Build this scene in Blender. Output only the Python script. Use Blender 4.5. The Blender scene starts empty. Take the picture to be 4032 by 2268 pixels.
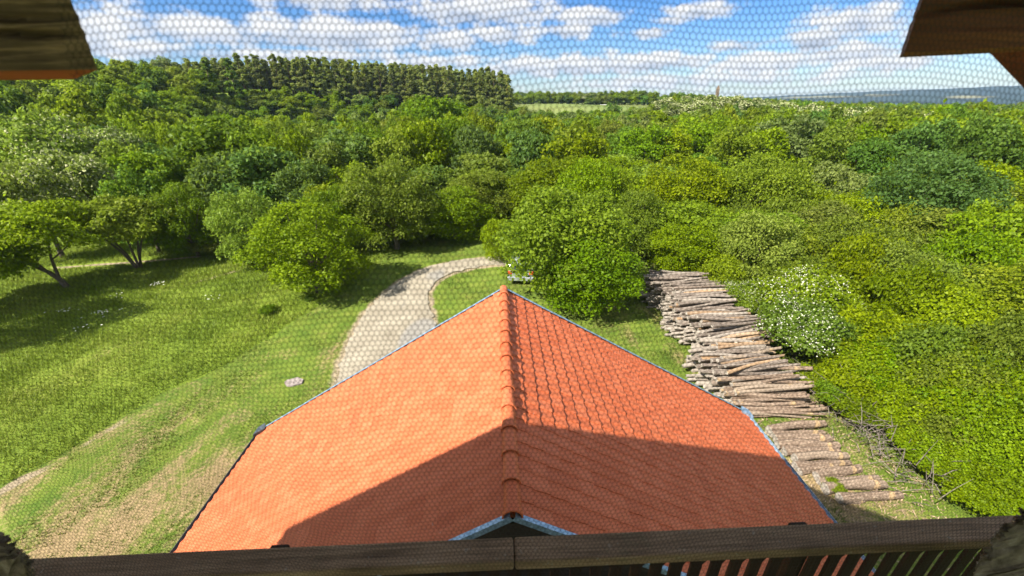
import bpy, bmesh, math, random
import numpy as np
from mathutils import Matrix, Vector, Euler

S = bpy.context.scene
C = S.collection
RNG = np.random.default_rng(7)
random.seed(7)
R = math.radians
EYE = 11.0

# ------------------------------------------------------------------ camera
FW = np.array([0.02605335, 0.90530941, -0.42395293])
RT = np.array([0.99927743, -0.03532563, -0.01402539])
UP = np.array([0.02767373, 0.42328119, 0.90557562])
cam_d = bpy.data.cameras.new('camera')
cam = bpy.data.objects.new('camera', cam_d); C.objects.link(cam)
M = Matrix(((RT[0], UP[0], -FW[0], 0), (RT[1], UP[1], -FW[1], 0), (RT[2], UP[2], -FW[2], EYE), (0, 0, 0, 1)))
cam.matrix_world = M
cam_d.sensor_width = 36; cam_d.lens = 36 * 400 / 1024
cam_d.clip_start = 0.01; cam_d.clip_end = 12000
cam_d.dof.use_dof = True; cam_d.dof.focus_distance = 25; cam_d.dof.aperture_fstop = 7.0
S.camera = cam

def ray(q):
    d = FW * 400 + RT * (q[0] - 512) - UP * (q[1] - 288)
    return d / np.linalg.norm(d)
def on_z(q, z=0.0):
    d = ray(q); t = (z - EYE) / d[2]
    return np.array([d[0] * t, d[1] * t, z])
def at_dist(q, dist):
    """point seen at pixel q, dist metres away measured on the map"""
    d = ray(q); t = dist / math.hypot(d[0], d[1])
    return np.array([d[0] * t, d[1] * t, EYE + d[2] * t])

# ------------------------------------------------------------------ world, sun, exposure
SUN_AZ, SUN_EL = R(58), R(46.1)          # the way the light travels on the map, its height
W = bpy.data.worlds.new('World'); S.world = W; W.use_nodes = True
nt = W.node_tree; nt.nodes.clear()
def N(t, **k):
    n = nt.nodes.new(t)
    for a, b in k.items():
        setattr(n, a, b)
    return n
def L(a, b): nt.links.new(a, b)
def mth(op, a, b=None, c=None, clamp=False):
    n = nt.nodes.new('ShaderNodeMath'); n.operation = op; n.use_clamp = clamp
    for i, v in enumerate((a, b, c)):
        if v is None: continue
        if isinstance(v, (int, float)): n.inputs[i].default_value = v
        else: nt.links.new(v, n.inputs[i])
    return n.outputs[0]
sky = N('ShaderNodeTexSky', sky_type='NISHITA', sun_disc=False, sun_elevation=SUN_EL, sun_rotation=R(238),
        altitude=200, air_density=1.0, dust_density=0.4, ozone_density=2.5)
hs = N('ShaderNodeHueSaturation'); hs.inputs['Saturation'].default_value = 1.35; hs.inputs['Value'].default_value = 1.0
L(sky.outputs[0], hs.inputs['Color'])
bg_sky = N('ShaderNodeBackground'); tint = N('ShaderNodeMix', data_type='RGBA', blend_type='MULTIPLY'); tint.inputs[0].default_value = 1; tint.inputs[7].default_value = (.82, .93, 1.18, 1)
L(hs.outputs[0], tint.inputs[6]); L(tint.outputs[2], bg_sky.inputs[0]); bg_sky.inputs[1].default_value = 0.052
tc = N('ShaderNodeTexCoord'); sp = N('ShaderNodeSeparateXYZ'); L(tc.outputs['Generated'], sp.inputs[0])
azn = mth('ARCTAN2', sp.outputs[0], sp.outputs[1]); eln = mth('ARCSINE', sp.outputs[2])
# noise on a cloud layer seen in perspective
zz = mth('ADD', mth('MAXIMUM', sp.outputs[2], 0.0), 0.10)
cx = N('ShaderNodeCombineXYZ'); L(mth('DIVIDE', sp.outputs[0], zz), cx.inputs[0]); L(mth('DIVIDE', sp.outputs[1], zz), cx.inputs[1])
nzA = N('ShaderNodeTexNoise'); nzA.inputs['Scale'].default_value = 0.55; nzA.inputs['Detail'].default_value = 8; nzA.inputs['Roughness'].default_value = 0.62
L(cx.outputs[0], nzA.inputs['Vector'])
ae = N('ShaderNodeCombineXYZ'); L(azn, ae.inputs[0]); L(mth('MULTIPLY', eln, 1.5), ae.inputs[1])
nzB = N('ShaderNodeTexNoise'); nzB.inputs['Scale'].default_value = 19; nzB.inputs['Detail'].default_value = 7; nzB.inputs['Roughness'].default_value = 0.6
L(ae.outputs[0], nzB.inputs['Vector'])
nzC = N('ShaderNodeTexNoise'); nzC.inputs['Scale'].default_value = 5; nzC.inputs['Detail'].default_value = 5
L(ae.outputs[0], nzC.inputs['Vector'])
# cumulus: (px, py, half width px, half height px, weight)
CL = [(330, 34, 88, 15, 1.0), (385, 30, 35, 9, .9), (210, 30, 110, 16, .75), (150, 48, 90, 10, .8), (270, 55, 150, 7, .75), (330, 1, 80, 9, .8),
      (480, 10, 75, 16, 1.0), (450, 40, 40, 10, .75), (500, 34, 40, 9, .8), (592, 16, 34, 10, 1.15), (566, 31, 26, 7, .95), (700, 10, 38, 8, 1.0), (648, 33, 30, 6, .9),
      (672, 20, 20, 5, .7), (560, 66, 110, 11, .95), (660, 62, 60, 9, .9), (760, 62, 60, 12, .9), (735, 46, 35, 6, .9), (815, 40, 32, 12, 1.15), (850, 52, 50, 10, .9),
      (860, 20, 60, 14, .7), (700, 80, 180, 8, .6), (450, 62, 60, 6, .7), (900, 62, 60, 8, .6), (60, 30, 80, 20, .8), (960, 30, 60, 14, .8)]
best = None; bright = None
for (px, py, hw, hh, wt) in CL:
    d = ray((px, py)); a = math.atan2(d[0], d[1]); e = math.asin(d[2])
    d2 = ray((px + hw, py)); ha = abs(math.atan2(d2[0], d2[1]) - a); d3 = ray((px, py - hh)); he = abs(math.asin(d3[2]) - e)
    u = mth('DIVIDE', mth('SUBTRACT', azn, a), ha * 1.15); v = mth('DIVIDE', mth('SUBTRACT', eln, e), he * 1.2)
    r2 = mth('ADD', mth('MULTIPLY', u, u), mth('MULTIPLY', v, v))
    f = mth('MULTIPLY', mth('SUBTRACT', 1.0, mth('POWER', r2, 0.6)), wt)
    b = mth('MULTIPLY', v, mth('MAXIMUM', f, 0.0))
    best = f if best is None else mth('MAXIMUM', best, f)
    bright = b if bright is None else mth('ADD', bright, b)
best = mth('MAXIMUM', best, -0.75)
# beyond the part in view clouds are added denser, to whiten the ambient light
far_cov = mth('SUBTRACT', mth('MULTIPLY', nzA.outputs[0], 4.2), 1.75)
inside = mth('MULTIPLY', mth('LESS_THAN', mth('ABSOLUTE', azn), 0.98), mth('LESS_THAN', eln, 0.24))
hi = N('ShaderNodeMix', data_type='FLOAT'); L(inside, hi.inputs[0]); L(far_cov, hi.inputs[2]); L(best, hi.inputs[3])
dens = mth('ADD', hi.outputs[0], mth('MULTIPLY', mth('SUBTRACT', nzB.outputs[0], 0.5), 2.6))
dens = mth('ADD', dens, mth('MULTIPLY', mth('SUBTRACT', nzC.outputs[0], 0.5), 1.2))
cov = N('ShaderNodeMapRange', interpolation_type='SMOOTHSTEP'); L(dens, cov.inputs[0]); cov.inputs[1].default_value = -0.22; cov.inputs[2].default_value = 0.5
lit = mth('ADD', mth('MULTIPLY', bright, 1.2), mth('MULTIPLY', mth('SUBTRACT', nzB.outputs[0], 0.42), 2.2))
shade = N('ShaderNodeMapRange'); L(lit, shade.inputs[0]); shade.inputs[1].default_value = -0.55; shade.inputs[2].default_value = 0.45
cr = N('ShaderNodeValToRGB'); L(shade.outputs[0], cr.inputs[0])
cr.color_ramp.elements[0].position = 0; cr.color_ramp.elements[0].color = (0.36, 0.43, 0.55, 1)
cr.color_ramp.elements[1].position = 1; cr.color_ramp.elements[1].color = (0.86, 0.87, 0.88, 1)
e_ = cr.color_ramp.elements.new(0.5); e_.color = (0.60, 0.66, 0.76, 1)
bg_c = N('ShaderNodeBackground'); L(cr.outputs[0], bg_c.inputs[0]); bg_c.inputs[1].default_value = 0.45
mx = N('ShaderNodeMixShader'); L(mth('MULTIPLY', cov.outputs[0], 0.96), mx.inputs[0]); L(bg_sky.outputs[0], mx.inputs[1]); L(bg_c.outputs[0], mx.inputs[2])
wo = N('ShaderNodeOutputWorld'); L(mx.outputs[0], wo.inputs[0])

sun_d = bpy.data.lights.new('sun', 'SUN'); sun_d.energy = 4.6; sun_d.angle = R(0.53); sun_d.color = (1.0, 0.94, 0.84)
sun = bpy.data.objects.new('sun', sun_d); C.objects.link(sun)
sdir = Vector((math.sin(SUN_AZ) * math.cos(SUN_EL), math.cos(SUN_AZ) * math.cos(SUN_EL), -math.sin(SUN_EL)))
sun.rotation_euler = sdir.to_track_quat('-Z', 'Y').to_euler(); sun.location = (-30, -30, 60)
S.view_settings.view_transform = 'Standard'; S.view_settings.look = 'None'
S.view_settings.gamma = 1; S.view_settings.use_curve_mapping = False
S.view_settings.exposure = 1.42

# ------------------------------------------------------------------ helpers
def tag(o, label=None, cat=None, group=None, kind=None):
    if label: o['label'] = label
    if cat: o['category'] = cat
    if group: o['group'] = group
    if kind: o['kind'] = kind
    return o
def empty(name, loc, rz=0.0):
    o = bpy.data.objects.new(name, None); C.objects.link(o); o.location = loc; o.rotation_euler = (0, 0, rz)
    o.empty_display_size = .2
    return o
def link(name, me, parent=None):
    o = bpy.data.objects.new(name, me); C.objects.link(o)
    if parent is not None: o.parent = parent
    return o
def mesh_np(name, V, F, mats=(), tint=None, smooth=False, mat_idx=None):
    """F: (n,k) array, all faces with k corners"""
    V = np.asarray(V, np.float32); F = np.asarray(F, np.int32); k = F.shape[1]
    me = bpy.data.meshes.new(name)
    me.vertices.add(len(V)); me.vertices.foreach_set('co', V.ravel())
    me.loops.add(F.size); me.loops.foreach_set('vertex_index', F.ravel())
    me.polygons.add(len(F)); me.polygons.foreach_set('loop_start', np.arange(0, F.size, k, dtype=np.int32))
    me.polygons.foreach_set('loop_total', np.full(len(F), k, np.int32))
    if mat_idx is not None: me.polygons.foreach_set('material_index', np.asarray(mat_idx, np.int32))
    if smooth: me.polygons.foreach_set('use_smooth', np.ones(len(F), bool))
    if tint is not None:
        a = me.attributes.new('tint', 'FLOAT', 'POINT'); a.data.foreach_set('value', np.asarray(tint, np.float32))
    me.update(); me.validate()
    for m in mats: me.materials.append(m)
    return me
class MB:
    """collects shapes and builds one mesh"""
    def __init__(s): s.v = []; s.f = []; s.m = []; s.n = 0
    def add(s, V, F, mi=0):
        s.v.extend([tuple(map(float, p)) for p in V])
        for f in F: s.f.append([i + s.n for i in f]); s.m.append(mi)
        s.n += len(V)
    def box(s, lo, hi, mi=0, M=None):
        x0, y0, z0 = lo; x1, y1, z1 = hi
        V = [(x0, y0, z0), (x1, y0, z0), (x1, y1, z0), (x0, y1, z0), (x0, y0, z1), (x1, y0, z1), (x1, y1, z1), (x0, y1, z1)]
        if M is not None: V = [M @ Vector(p) for p in V]
        s.add(V, [(0, 3, 2, 1), (4, 5, 6, 7), (0, 1, 5, 4), (1, 2, 6, 5), (2, 3, 7, 6), (3, 0, 4, 7)], mi)
    def tube(s, P, rad, k=7, mi=0, caps=True):
        P = [Vector(p) for p in P]; V = []; F = []
        for i, p in enumerate(P):
            a = P[max(i - 1, 0)]; b = P[min(i + 1, len(P) - 1)]; d = (b - a).normalized()
            ref = Vector((0, 0, 1)) if abs(d.z) < .9 else Vector((1, 0, 0))
            x = d.cross(ref).normalized(); y = d.cross(x)
            for j in range(k):
                t = 2 * math.pi * j / k
                V.append(p + (x * math.cos(t) + y * math.sin(t)) * rad[i])
        for i in range(len(P) - 1):
            for j in range(k):
                F.append((i * k + j, i * k + (j + 1) % k, (i + 1) * k + (j + 1) % k, (i + 1) * k + j))
        s.add(V, F, mi)
        if caps:
            s.add(V[:k], [tuple(range(k))], mi); s.add(V[-k:], [tuple(reversed(range(k)))], mi)
    def mesh(s, name, mats, smooth=False):
        me = bpy.data.meshes.new(name); me.from_pydata(s.v, [], s.f)
        for m in mats: me.materials.append(m)
        me.polygons.foreach_set('material_index', s.m)
        if smooth: me.polygons.foreach_set('use_smooth', [True] * len(s.f))
        me.update(); return me
    def build(s, name, mats, parent=None, smooth=False):
        if not isinstance(mats, (list, tuple)): mats = [mats]
        return link(name, s.mesh(name, mats, smooth), parent)
def bevel(o, w=.004, seg=2):
    m = o.modifiers.new('bevel', 'BEVEL'); m.width = w; m.segments = seg; m.limit_method = 'ANGLE'; m.angle_limit = R(40)
    return o

# ------------------------------------------------------------------ materials
class Mat:
    def __init__(s, name):
        s.m = bpy.data.materials.new(name); s.m.use_nodes = True; s.t = s.m.node_tree
        s.p = s.t.nodes['Principled BSDF']; s.out = s.t.nodes['Material Output']
        s.co = s.t.nodes.new('ShaderNodeTexCoord').outputs['Object']
        s.p.inputs['Roughness'].default_value = .8; s.p.inputs['Specular IOR Level'].default_value = .22
    def n(s, t, **k):
        x = s.t.nodes.new(t)
        for a, b in k.items(): setattr(x, a, b)
        return x
    def l(s, a, b): s.t.links.new(a, b)
    def math(s, op, a, b=None, clamp=False):
        x = s.n('ShaderNodeMath', operation=op, use_clamp=clamp)
        for i, v in enumerate((a, b)):
            if v is None: continue
            if isinstance(v, (int, float)): x.inputs[i].default_value = v
            else: s.l(v, x.inputs[i])
        return x.outputs[0]
    def noise(s, scale, detail=4, rough=.55, vec=None, stretch=None, dist=0):
        x = s.n('ShaderNodeTexNoise'); x.inputs['Scale'].default_value = scale; x.inputs['Detail'].default_value = detail
        x.inputs['Roughness'].default_value = rough; x.inputs['Distortion'].default_value = dist
        v = vec or s.co
        if stretch:
            mp = s.n('ShaderNodeMapping'); mp.inputs['Scale'].default_value = stretch; s.l(v, mp.inputs[0]); v = mp.outputs[0]
        s.l(v, x.inputs['Vector']); return x.outputs[0]
    def ramp(s, f, stops):
        x = s.n('ShaderNodeValToRGB'); s.l(f, x.inputs[0]); e = x.color_ramp.elements
        while len(e) < len(stops): e.new(.5)
        for i, (p, c) in enumerate(stops): e[i].position = p; e[i].color = (*c, 1)
        return x.outputs[0]
    def mix(s, f, a, b, mode='MIX'):
        x = s.n('ShaderNodeMix', data_type='RGBA', blend_type=mode)
        for i, v in ((0, f), (6, a), (7, b)):
            if isinstance(v, (int, float)): x.inputs[i].default_value = v
            elif isinstance(v, tuple): x.inputs[i].default_value = (*v, 1)
            else: s.l(v, x.inputs[i])
        return x.outputs[2]
    def maprange(s, v, a, b, c=0, d=1, smooth=True):
        x = s.n('ShaderNodeMapRange', interpolation_type='SMOOTHSTEP' if smooth else 'LINEAR')
        s.l(v, x.inputs[0])
        for i, q in ((1, a), (2, b), (3, c), (4, d)): x.inputs[i].default_value = q
        return x.outputs[0]
    def attr(s, name):
        x = s.n('ShaderNodeAttribute'); x.attribute_name = name; return x.outputs['Fac']
    def objrand(s): return s.n('ShaderNodeObjectInfo').outputs['Random']
    def color(s, c):
        if isinstance(c, tuple): s.p.inputs['Base Color'].default_value = (*c, 1)
        else: s.l(c, s.p.inputs['Base Color'])
    def bump(s, h, strength=.5, dist=.02):
        b = s.n('ShaderNodeBump'); b.inputs['Strength'].default_value = strength; b.inputs['Distance'].default_value = dist
        s.l(h, b.inputs['Height']); s.l(b.outputs[0], s.p.inputs['Normal'])

def leaf_mat(name, dark, light, tip=None, trans=.45, rough=.55):
    m = Mat(name); t = m.attr('tint'); r = m.objrand()
    big = m.noise(.5, 3)
    f = m.math('ADD', m.math('MULTIPLY', t, .75), m.math('MULTIPLY', m.math('SUBTRACT', big, .35), .8), True)
    c = m.ramp(f, [(0, dark), (1, light)])
    h = m.n('ShaderNodeHueSaturation'); m.l(c, h.inputs['Color'])
    m.l(m.math('ADD', m.math('MULTIPLY', r, .028), .483), h.inputs['Hue'])
    m.l(m.math('ADD', m.math('MULTIPLY', m.math('FRACT', m.math('MULTIPLY', r, 7.31)), .5), .78), h.inputs['Value'])
    m.l(m.math('ADD', m.math('MULTIPLY', m.math('FRACT', m.math('MULTIPLY', r, 3.7)), .2), .97), h.inputs['Saturation'])
    m.color(h.outputs[0]); m.p.inputs['Roughness'].default_value = rough
    m.p.inputs['Specular IOR Level'].default_value = .18
    tr = m.n('ShaderNodeBsdfTranslucent'); tc_ = m.mix(.55, h.outputs[0], (.30, .42, .03)); m.l(tc_, tr.inputs[0])
    mx = m.n('ShaderNodeMixShader'); mx.inputs[0].default_value = trans
    m.l(m.p.outputs[0], mx.inputs[1]); m.l(tr.outputs[0], mx.inputs[2]); m.l(mx.outputs[0], m.out.inputs[0])
    return m.m
LEAF = {
    'mid': leaf_mat('leaf_mid_green', (.085, .150, .012), (.225, .315, .024)),
    'yellow': leaf_mat('leaf_yellow_green', (.105, .165, .010), (.275, .350, .024)),
    'dark': leaf_mat('leaf_dark_green', (.050, .105, .012), (.155, .240, .026)),
    'blue': leaf_mat('leaf_bluish_green', (.052, .118, .022), (.155, .255, .050)),
    'olive': leaf_mat('leaf_olive_green', (.095, .140, .018), (.240, .280, .042)),
    'pale': leaf_mat('leaf_pale_green', (.110, .160, .036), (.285, .345, .095)),
    'pine': leaf_mat('pine_needles', (.125, .155, .040), (.310, .340, .110), trans=.4, rough=.65),
}
def blossom_mat():
    m = Mat('white_blossom'); t = m.attr('tint')
    m.color(m.ramp(t, [(0, (.36, .38, .20)), (1, (.78, .77, .66))])); return m.m
BLOSSOM = blossom_mat()
def cream_mat():
    m = Mat('cream_blossom'); t = m.attr('tint')
    m.color(m.ramp(t, [(0, (.24, .28, .10)), (1, (.46, .45, .25))])); return m.m
CREAM = cream_mat()
def bark_mat(name, a, b, sc=(6, 6, 1.2)):
    m = Mat(name); n = m.noise(5, 6, .65, stretch=sc); m.color(m.ramp(n, [(.3, a), (.72, b)])); m.bump(n, .8, .02); return m.m
BARK = bark_mat('tree_bark', (.055, .042, .030), (.19, .155, .12))
PINEBARK = bark_mat('pine_bark', (.07, .040, .026), (.22, .13, .085))
TWIG = bark_mat('dry_twig_bark', (.10, .085, .07), (.26, .22, .18))

def wood_mat(name, dark, mid, light, axis='x', sc=1.0, rough=.7, lichen=False):
    m = Mat(name)
    st = (1.2 * sc, 26 * sc, 26 * sc) if axis == 'x' else (26 * sc, 26 * sc, 1.2 * sc)
    g = m.noise(3.0, 8, .7, stretch=st, dist=.6); b = m.noise(9 * sc, 4); c = m.noise(2.2, 3, stretch=(1, 3, 3))
    f = m.math('ADD', m.math('MULTIPLY', g, .75), m.math('MULTIPLY', b, .3))
    col = m.ramp(f, [(.32, dark), (.52, mid), (.74, light)])
    col = m.mix(m.maprange(c, .4, .7), col, tuple(v * .55 for v in mid), 'MIX') if not lichen else col
    if lichen:
        li = m.maprange(m.noise(60, 5, .7), .60, .70, 0, .55); col = m.mix(li, col, (.50, .47, .36))
        li2 = m.maprange(m.noise(14, 5, .7), .55, .75, 0, .5); col = m.mix(li2, col, (.16, .17, .08))
    m.color(col); m.p.inputs['Roughness'].default_value = rough; m.bump(g, .9, .004)
    return m.m
WOOD_L = wood_mat('weathered_dark_timber', (.030, .020, .013), (.17, .118, .068), (.62, .43, .24), sc=1.7)
WOOD_R = wood_mat('stained_brown_timber', (.045, .018, .010), (.19, .070, .032), (.40, .15, .06), sc=.6)
WOOD_RED = wood_mat('red_brown_stain', (.20, .05, .018), (.36, .095, .03), (.48, .13, .04))
WOOD_RAIL = wood_mat('weathered_rail_timber', (.10, .060, .032), (.32, .205, .11), (.54, .37, .21), lichen=True)
WOOD_BAL = wood_mat('dark_baluster_timber', (.012, .006, .004), (.045, .020, .013), (.10, .045, .027), axis='z')
m = Mat('rough_weathered_fibre'); a_ = m.noise(30, 8, .75); m.color(m.ramp(a_, [(.35, (.09, .065, .05)), (.55, (.30, .24, .18)), (.75, (.58, .50, .41))])); m.bump(a_, 1, .01); ROUGH = m.m
m = Mat('netting_cord'); m.color((.035, .038, .030)); m.p.inputs['Roughness'].default_value = .55; NET = m.m
def tile_mat():
    m = Mat('orange_clay_tile')
    r = m.math('FRACT', m.math('ADD', m.attr('tint'), m.objrand()))
    c = m.ramp(r, [(0, (.46, .110, .042)), (.5, (.50, .128, .050)), (1, (.54, .146, .062))])
    geo = m.n('ShaderNodeNewGeometry').outputs['Position']
    w = m.noise(1.3, 6, .65, vec=geo); c = m.mix(m.maprange(w, .45, .8, 0, .25), c, (.46, .12, .05))
    c = m.mix(m.maprange(m.noise(.9, 5, .7, vec=geo, stretch=(1.6, .5, 1.6)), .50, .72, 0, .22), c, (.33, .085, .040)); sp_ = m.maprange(m.noise(34, 3, .6, vec=geo), .68, .74, 0, .65); c = m.mix(sp_, c, (.42, .33, .27))
    m.color(c); m.p.inputs['Roughness'].default_value = .55; m.bump(m.noise(60, 3, vec=geo), .15, .003); return m.m
TILE = tile_mat()
m = Mat('galvanised_flashing'); n_ = m.noise(12, 4); m.color(m.ramp(n_, [(.3, (.20, .31, .42)), (.7, (.38, .52, .66))])); m.p.inputs['Metallic'].default_value = .55; m.p.inputs['Roughness'].default_value = .42; ZINC = m.m  # blue of the reflected sky is put into the zinc colour
m = Mat('dark_gutter_metal'); m.color((.10, .12, .14)); m.p.inputs['Metallic'].default_value = .5; m.p.inputs['Roughness'].default_value = .4; GUTTER = m.m
m = Mat('house_render'); m.color(m.ramp(m.noise(4, 5), [(.3, (.42, .38, .31)), (.7, (.55, .51, .43))])); WALL = m.m
m = Mat('shade_box_dark'); m.color(m.ramp(m.noise(6, 5, stretch=(1, 1, 6)), [(.3, (.02, .013, .01)), (.7, (.05, .035, .025))])); GABLE = m.m

# ------------------------------------------------------------------ terrain
def smooth(a, b, x):
    t = np.clip((x - a) / (b - a), 0, 1); return t * t * (3 - 2 * t)
def terrain(x, y):
    x = np.asarray(x, float); y = np.asarray(y, float)
    r = np.hypot(x, y); az = np.degrees(np.arctan2(x, y))
    left = np.interp(az, [-180, -70, -46, -34, -22, -5, 0, 3, 8, 20, 26, 34, 40, 60, 180], [6, 12, 17, 16, 14, 11, 10, 8.5, 8, 6.5, 4.0, 1.2, -.5, -1, -1])
    far_start = np.interp(az, [-60, -40, -30, 0, 4, 30], [45, 50, 152, 157, 95, 60])
    h = left * smooth(0, 1, (r - far_start) / (np.interp(az, [-60, -40, -30, 0, 6, 30], [200, 190, 194, 194, 300, 200]) - far_start + 1e-6))
    h = h + np.where(r > 230, (r - 230) * .004, 0) * (az < 22) * np.clip((22 - az) / 8, 0, 1)
    h = h - smooth(500, 2000, r) * 22
    h = h + .35 * np.sin(x * .11) * np.cos(y * .09) * smooth(35, 70, r)
    return h
def thz(x, y): return float(terrain(x, y))
def noise2(x, y, s, seed=0):
    """cheap smooth value noise in numpy"""
    g = np.random.default_rng(seed).random((256, 256))
    u = np.asarray(x) / s + 300.3; v = np.asarray(y) / s + 300.7
    i = np.floor(u).astype(int); j = np.floor(v).astype(int); fu = u - i; fv = v - j
    fu = fu * fu * (3 - 2 * fu); fv = fv * fv * (3 - 2 * fv); i %= 256; j %= 256; i1 = (i + 1) % 256; j1 = (j + 1) % 256
    return (g[i, j] * (1 - fu) + g[i1, j] * fu) * (1 - fv) + (g[i, j1] * (1 - fu) + g[i1, j1] * fu) * fv

MOWN = np.array([(-30, -14), (-17.6, 4), (-16.3, 9.5), (-15.7, 10.5), (-15.1, 12.0), (-14.2, 14.3), (-13.0, 15.8), (-11.5, 20.4), (-10.6, 22.5), (-9.3, 26)])
def mown_x(y): return np.interp(y, MOWN[:, 1], MOWN[:, 0])
ROAD_L = [(-6.4, 6), (-6.8, 11), (-7.2, 14.1), (-7.6, 16.0), (-7.75, 17.3), (-8.0, 19.3), (-7.9, 21.3), (-7.5, 23.4), (-6.7, 25.8), (-5.3, 27.7), (-3.1, 28.8), (-0.8, 29.2), (4, 29.4)]
ROAD_R = [(4, 27.6), (-0.7, 27.5), (-2.6, 27.0), (-4.1, 25.8), (-4.8, 24.2), (-4.6, 22.1), (-4.2, 20.5), (-3.4, 18.6), (-3.0, 16.2), (-2.8, 13), (-2.8, 6)]
def resample(P, step=.25):
    P = np.array(P, float); d = np.r_[0, np.cumsum(np.hypot(*np.diff(P, axis=0).T))]
    n = int(d[-1] / step); t = np.linspace(0, d[-1], n); Q = np.c_[np.interp(t, d, P[:, 0]), np.interp(t, d, P[:, 1])]
    k = np.ones(9) / 9
    for _ in range(3):
        Qp = np.vstack([np.repeat(Q[:1], 4, 0), Q, np.repeat(Q[-1:], 4, 0)]); Q = np.c_[np.convolve(Qp[:, 0], k, 'valid'), np.convolve(Qp[:, 1], k, 'valid')]
    return Q
def seg_dist(X, Y, P):
    P = np.array(P, float); best = np.full(X.shape, 1e9)
    for a, b in zip(P[:-1], P[1:]):
        ab = b - a; t = np.clip(((X - a[0]) * ab[0] + (Y - a[1]) * ab[1]) / (ab @ ab), 0, 1)
        best = np.minimum(best, np.hypot(X - a[0] - ab[0] * t, Y - a[1] - ab[1] * t))
    return best

def axis(lo, hi, step, far):
    a = list(np.arange(lo, hi, step)); s = step; x = hi; up = []
    while x < far: up.append(x); s *= 1.09; x += s
    up.append(far); s = step; x = lo - step; dn = []
    while x > -far: dn.append(x); s *= 1.09; x -= s
    dn.append(-far)
    return np.array(dn[::-1] + a + up)
gx = axis(-34, 17, .3, 3900); gy = axis(3, 34, .3, 3900)
X, Y = np.meshgrid(gx, gy, indexing='ij'); Z = terrain(X, Y)
Z = Z + np.where(np.hypot(X, Y) < 60, .10 * (noise2(X, Y, 1.7, 3) - .5) * smooth(0, 3, np.abs(X + 5.5)) * smooth(8, 12, np.hypot(X, Y - 5)), 0)
nx, ny = X.shape; idx = np.arange(nx * ny).reshape(nx, ny)
F = np.stack([idx[:-1, :-1], idx[1:, :-1], idx[1:, 1:], idx[:-1, 1:]], -1).reshape(-1, 4)
m = Mat('ground_grass')
mown = m.attr('mown'); worn = m.attr('worn'); dry = m.attr('dry'); fieldm = m.attr('field')
fine = m.noise(7, 6, .7); med = m.noise(1.1, 5, .6); big = m.noise(.22, 4, .6); streak = m.noise(.55, 5, .65, stretch=(1.0, .35, 1), dist=.4)
meadow = m.ramp(m.math('ADD', m.math('MULTIPLY', fine, .5), m.math('MULTIPLY', big, .5)), [(.32, (.085, .145, .012)), (.5, (.155, .220, .018)), (.68, (.25, .275, .045))])
lawn = m.ramp(m.math('ADD', m.math('MULTIPLY', fine, .45), m.math('MULTIPLY', med, .55)), [(.35, (.070, .130, .012)), (.55, (.140, .190, .022)), (.72, (.24, .225, .06))])
straw = m.ramp(fine, [(.3, (.19, .125, .065)), (.7, (.43, .29, .165))])
col = m.mix(m.maprange(m.math('ADD', mown, m.math('MULTIPLY', m.math('SUBTRACT', fine, .5), .25)), .45, .55), meadow, lawn)
dm = m.math('ADD', dry, m.math('ADD', m.math('MULTIPLY', m.math('SUBTRACT', streak, .5), 2.8), m.math('MULTIPLY', m.math('SUBTRACT', fine, .5), 1.6)))
col = m.mix(m.maprange(dm, .35, 1.15, 0, .85), col, straw)
wm = m.math('ADD', worn, m.math('MULTIPLY', m.math('SUBTRACT', med, .5), .9))
col = m.mix(m.maprange(wm, .4, .75), col, m.ramp(fine, [(.3, (.22, .17, .11)), (.7, (.42, .34, .22))]))
col = m.mix(fieldm, col, m.ramp(m.noise(.012, 3, stretch=(1, 1, 1)), [(.3, (.10, .155, .025)), (.7, (.20, .22, .06))]))
m.color(col); m.p.inputs['Roughness'].default_value = .9; m.bump(m.math('ADD', fine, m.math('MULTIPLY', m.noise(26, 3), .6)), .9, .06)
ground = link('ground', mesh_np('ground', np.stack([X, Y, Z], -1).reshape(-1, 3), F, [m.m], smooth=True)); tag(ground, kind='structure')
edge = X - mown_x(Y)
mo = smooth(-.15, .15, edge + .35 * (noise2(X, Y, 1.2, 5) - .5))
dr = np.zeros_like(X)
dr = np.maximum(dr, 1.0 * np.exp(-((edge - .35) / .35) ** 2) * smooth(22, 8, Y) * (.45 + .6 * noise2(X, Y, 1.5, 8)))        # straw along the mowing edge
dr = np.maximum(dr, (edge > 0) * (X < -4) * (.22 + .62 * smooth(18, 7, Y) * (.45 + noise2(X, Y, 2.3, 77))))                              # dry ground near the house
dr = np.maximum(dr, (X > 4) * (X < 13) * (Y < 24) * .42)
dr = np.maximum(dr, .95 * np.exp(-((X - 9.6) ** 2 / 12 + (Y - 8.6) ** 2 / 9)))
dr = np.maximum(dr, .9 * np.exp(-((X + 11.5) ** 2 / 6 + (Y - 8.2) ** 2 / 1.6)))
dr = np.maximum(dr, .75 * np.exp(-((X + 10.0) ** 2 / 3 + (Y - 12.3) ** 2 / 1.5)))
dr = np.maximum(dr, .8 * np.exp(-((X + 10.5) ** 2 / 1.2 + (Y - 16.6) ** 2 / .5)))
rl, rr = resample(ROAD_L), resample(ROAD_R)
wo_ = np.maximum(.85 * np.exp(-(seg_dist(X, Y, rl[::4]) / .45) ** 2), .9 * np.exp(-(seg_dist(X, Y, rr[::4]) / .4) ** 2))
wo_ = np.maximum(wo_, .8 * np.exp(-(seg_dist(X, Y, [(-34, 29.5), (-29.5, 29.9), (-24, 31)]) / .35) ** 2))     # sandy track behind the lawn trees
wo_ = np.maximum(wo_, .75 * np.exp(-(seg_dist(X, Y, [(-21.4, 25.5), (-19.4, 27.9)]) / .35) ** 2))
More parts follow.
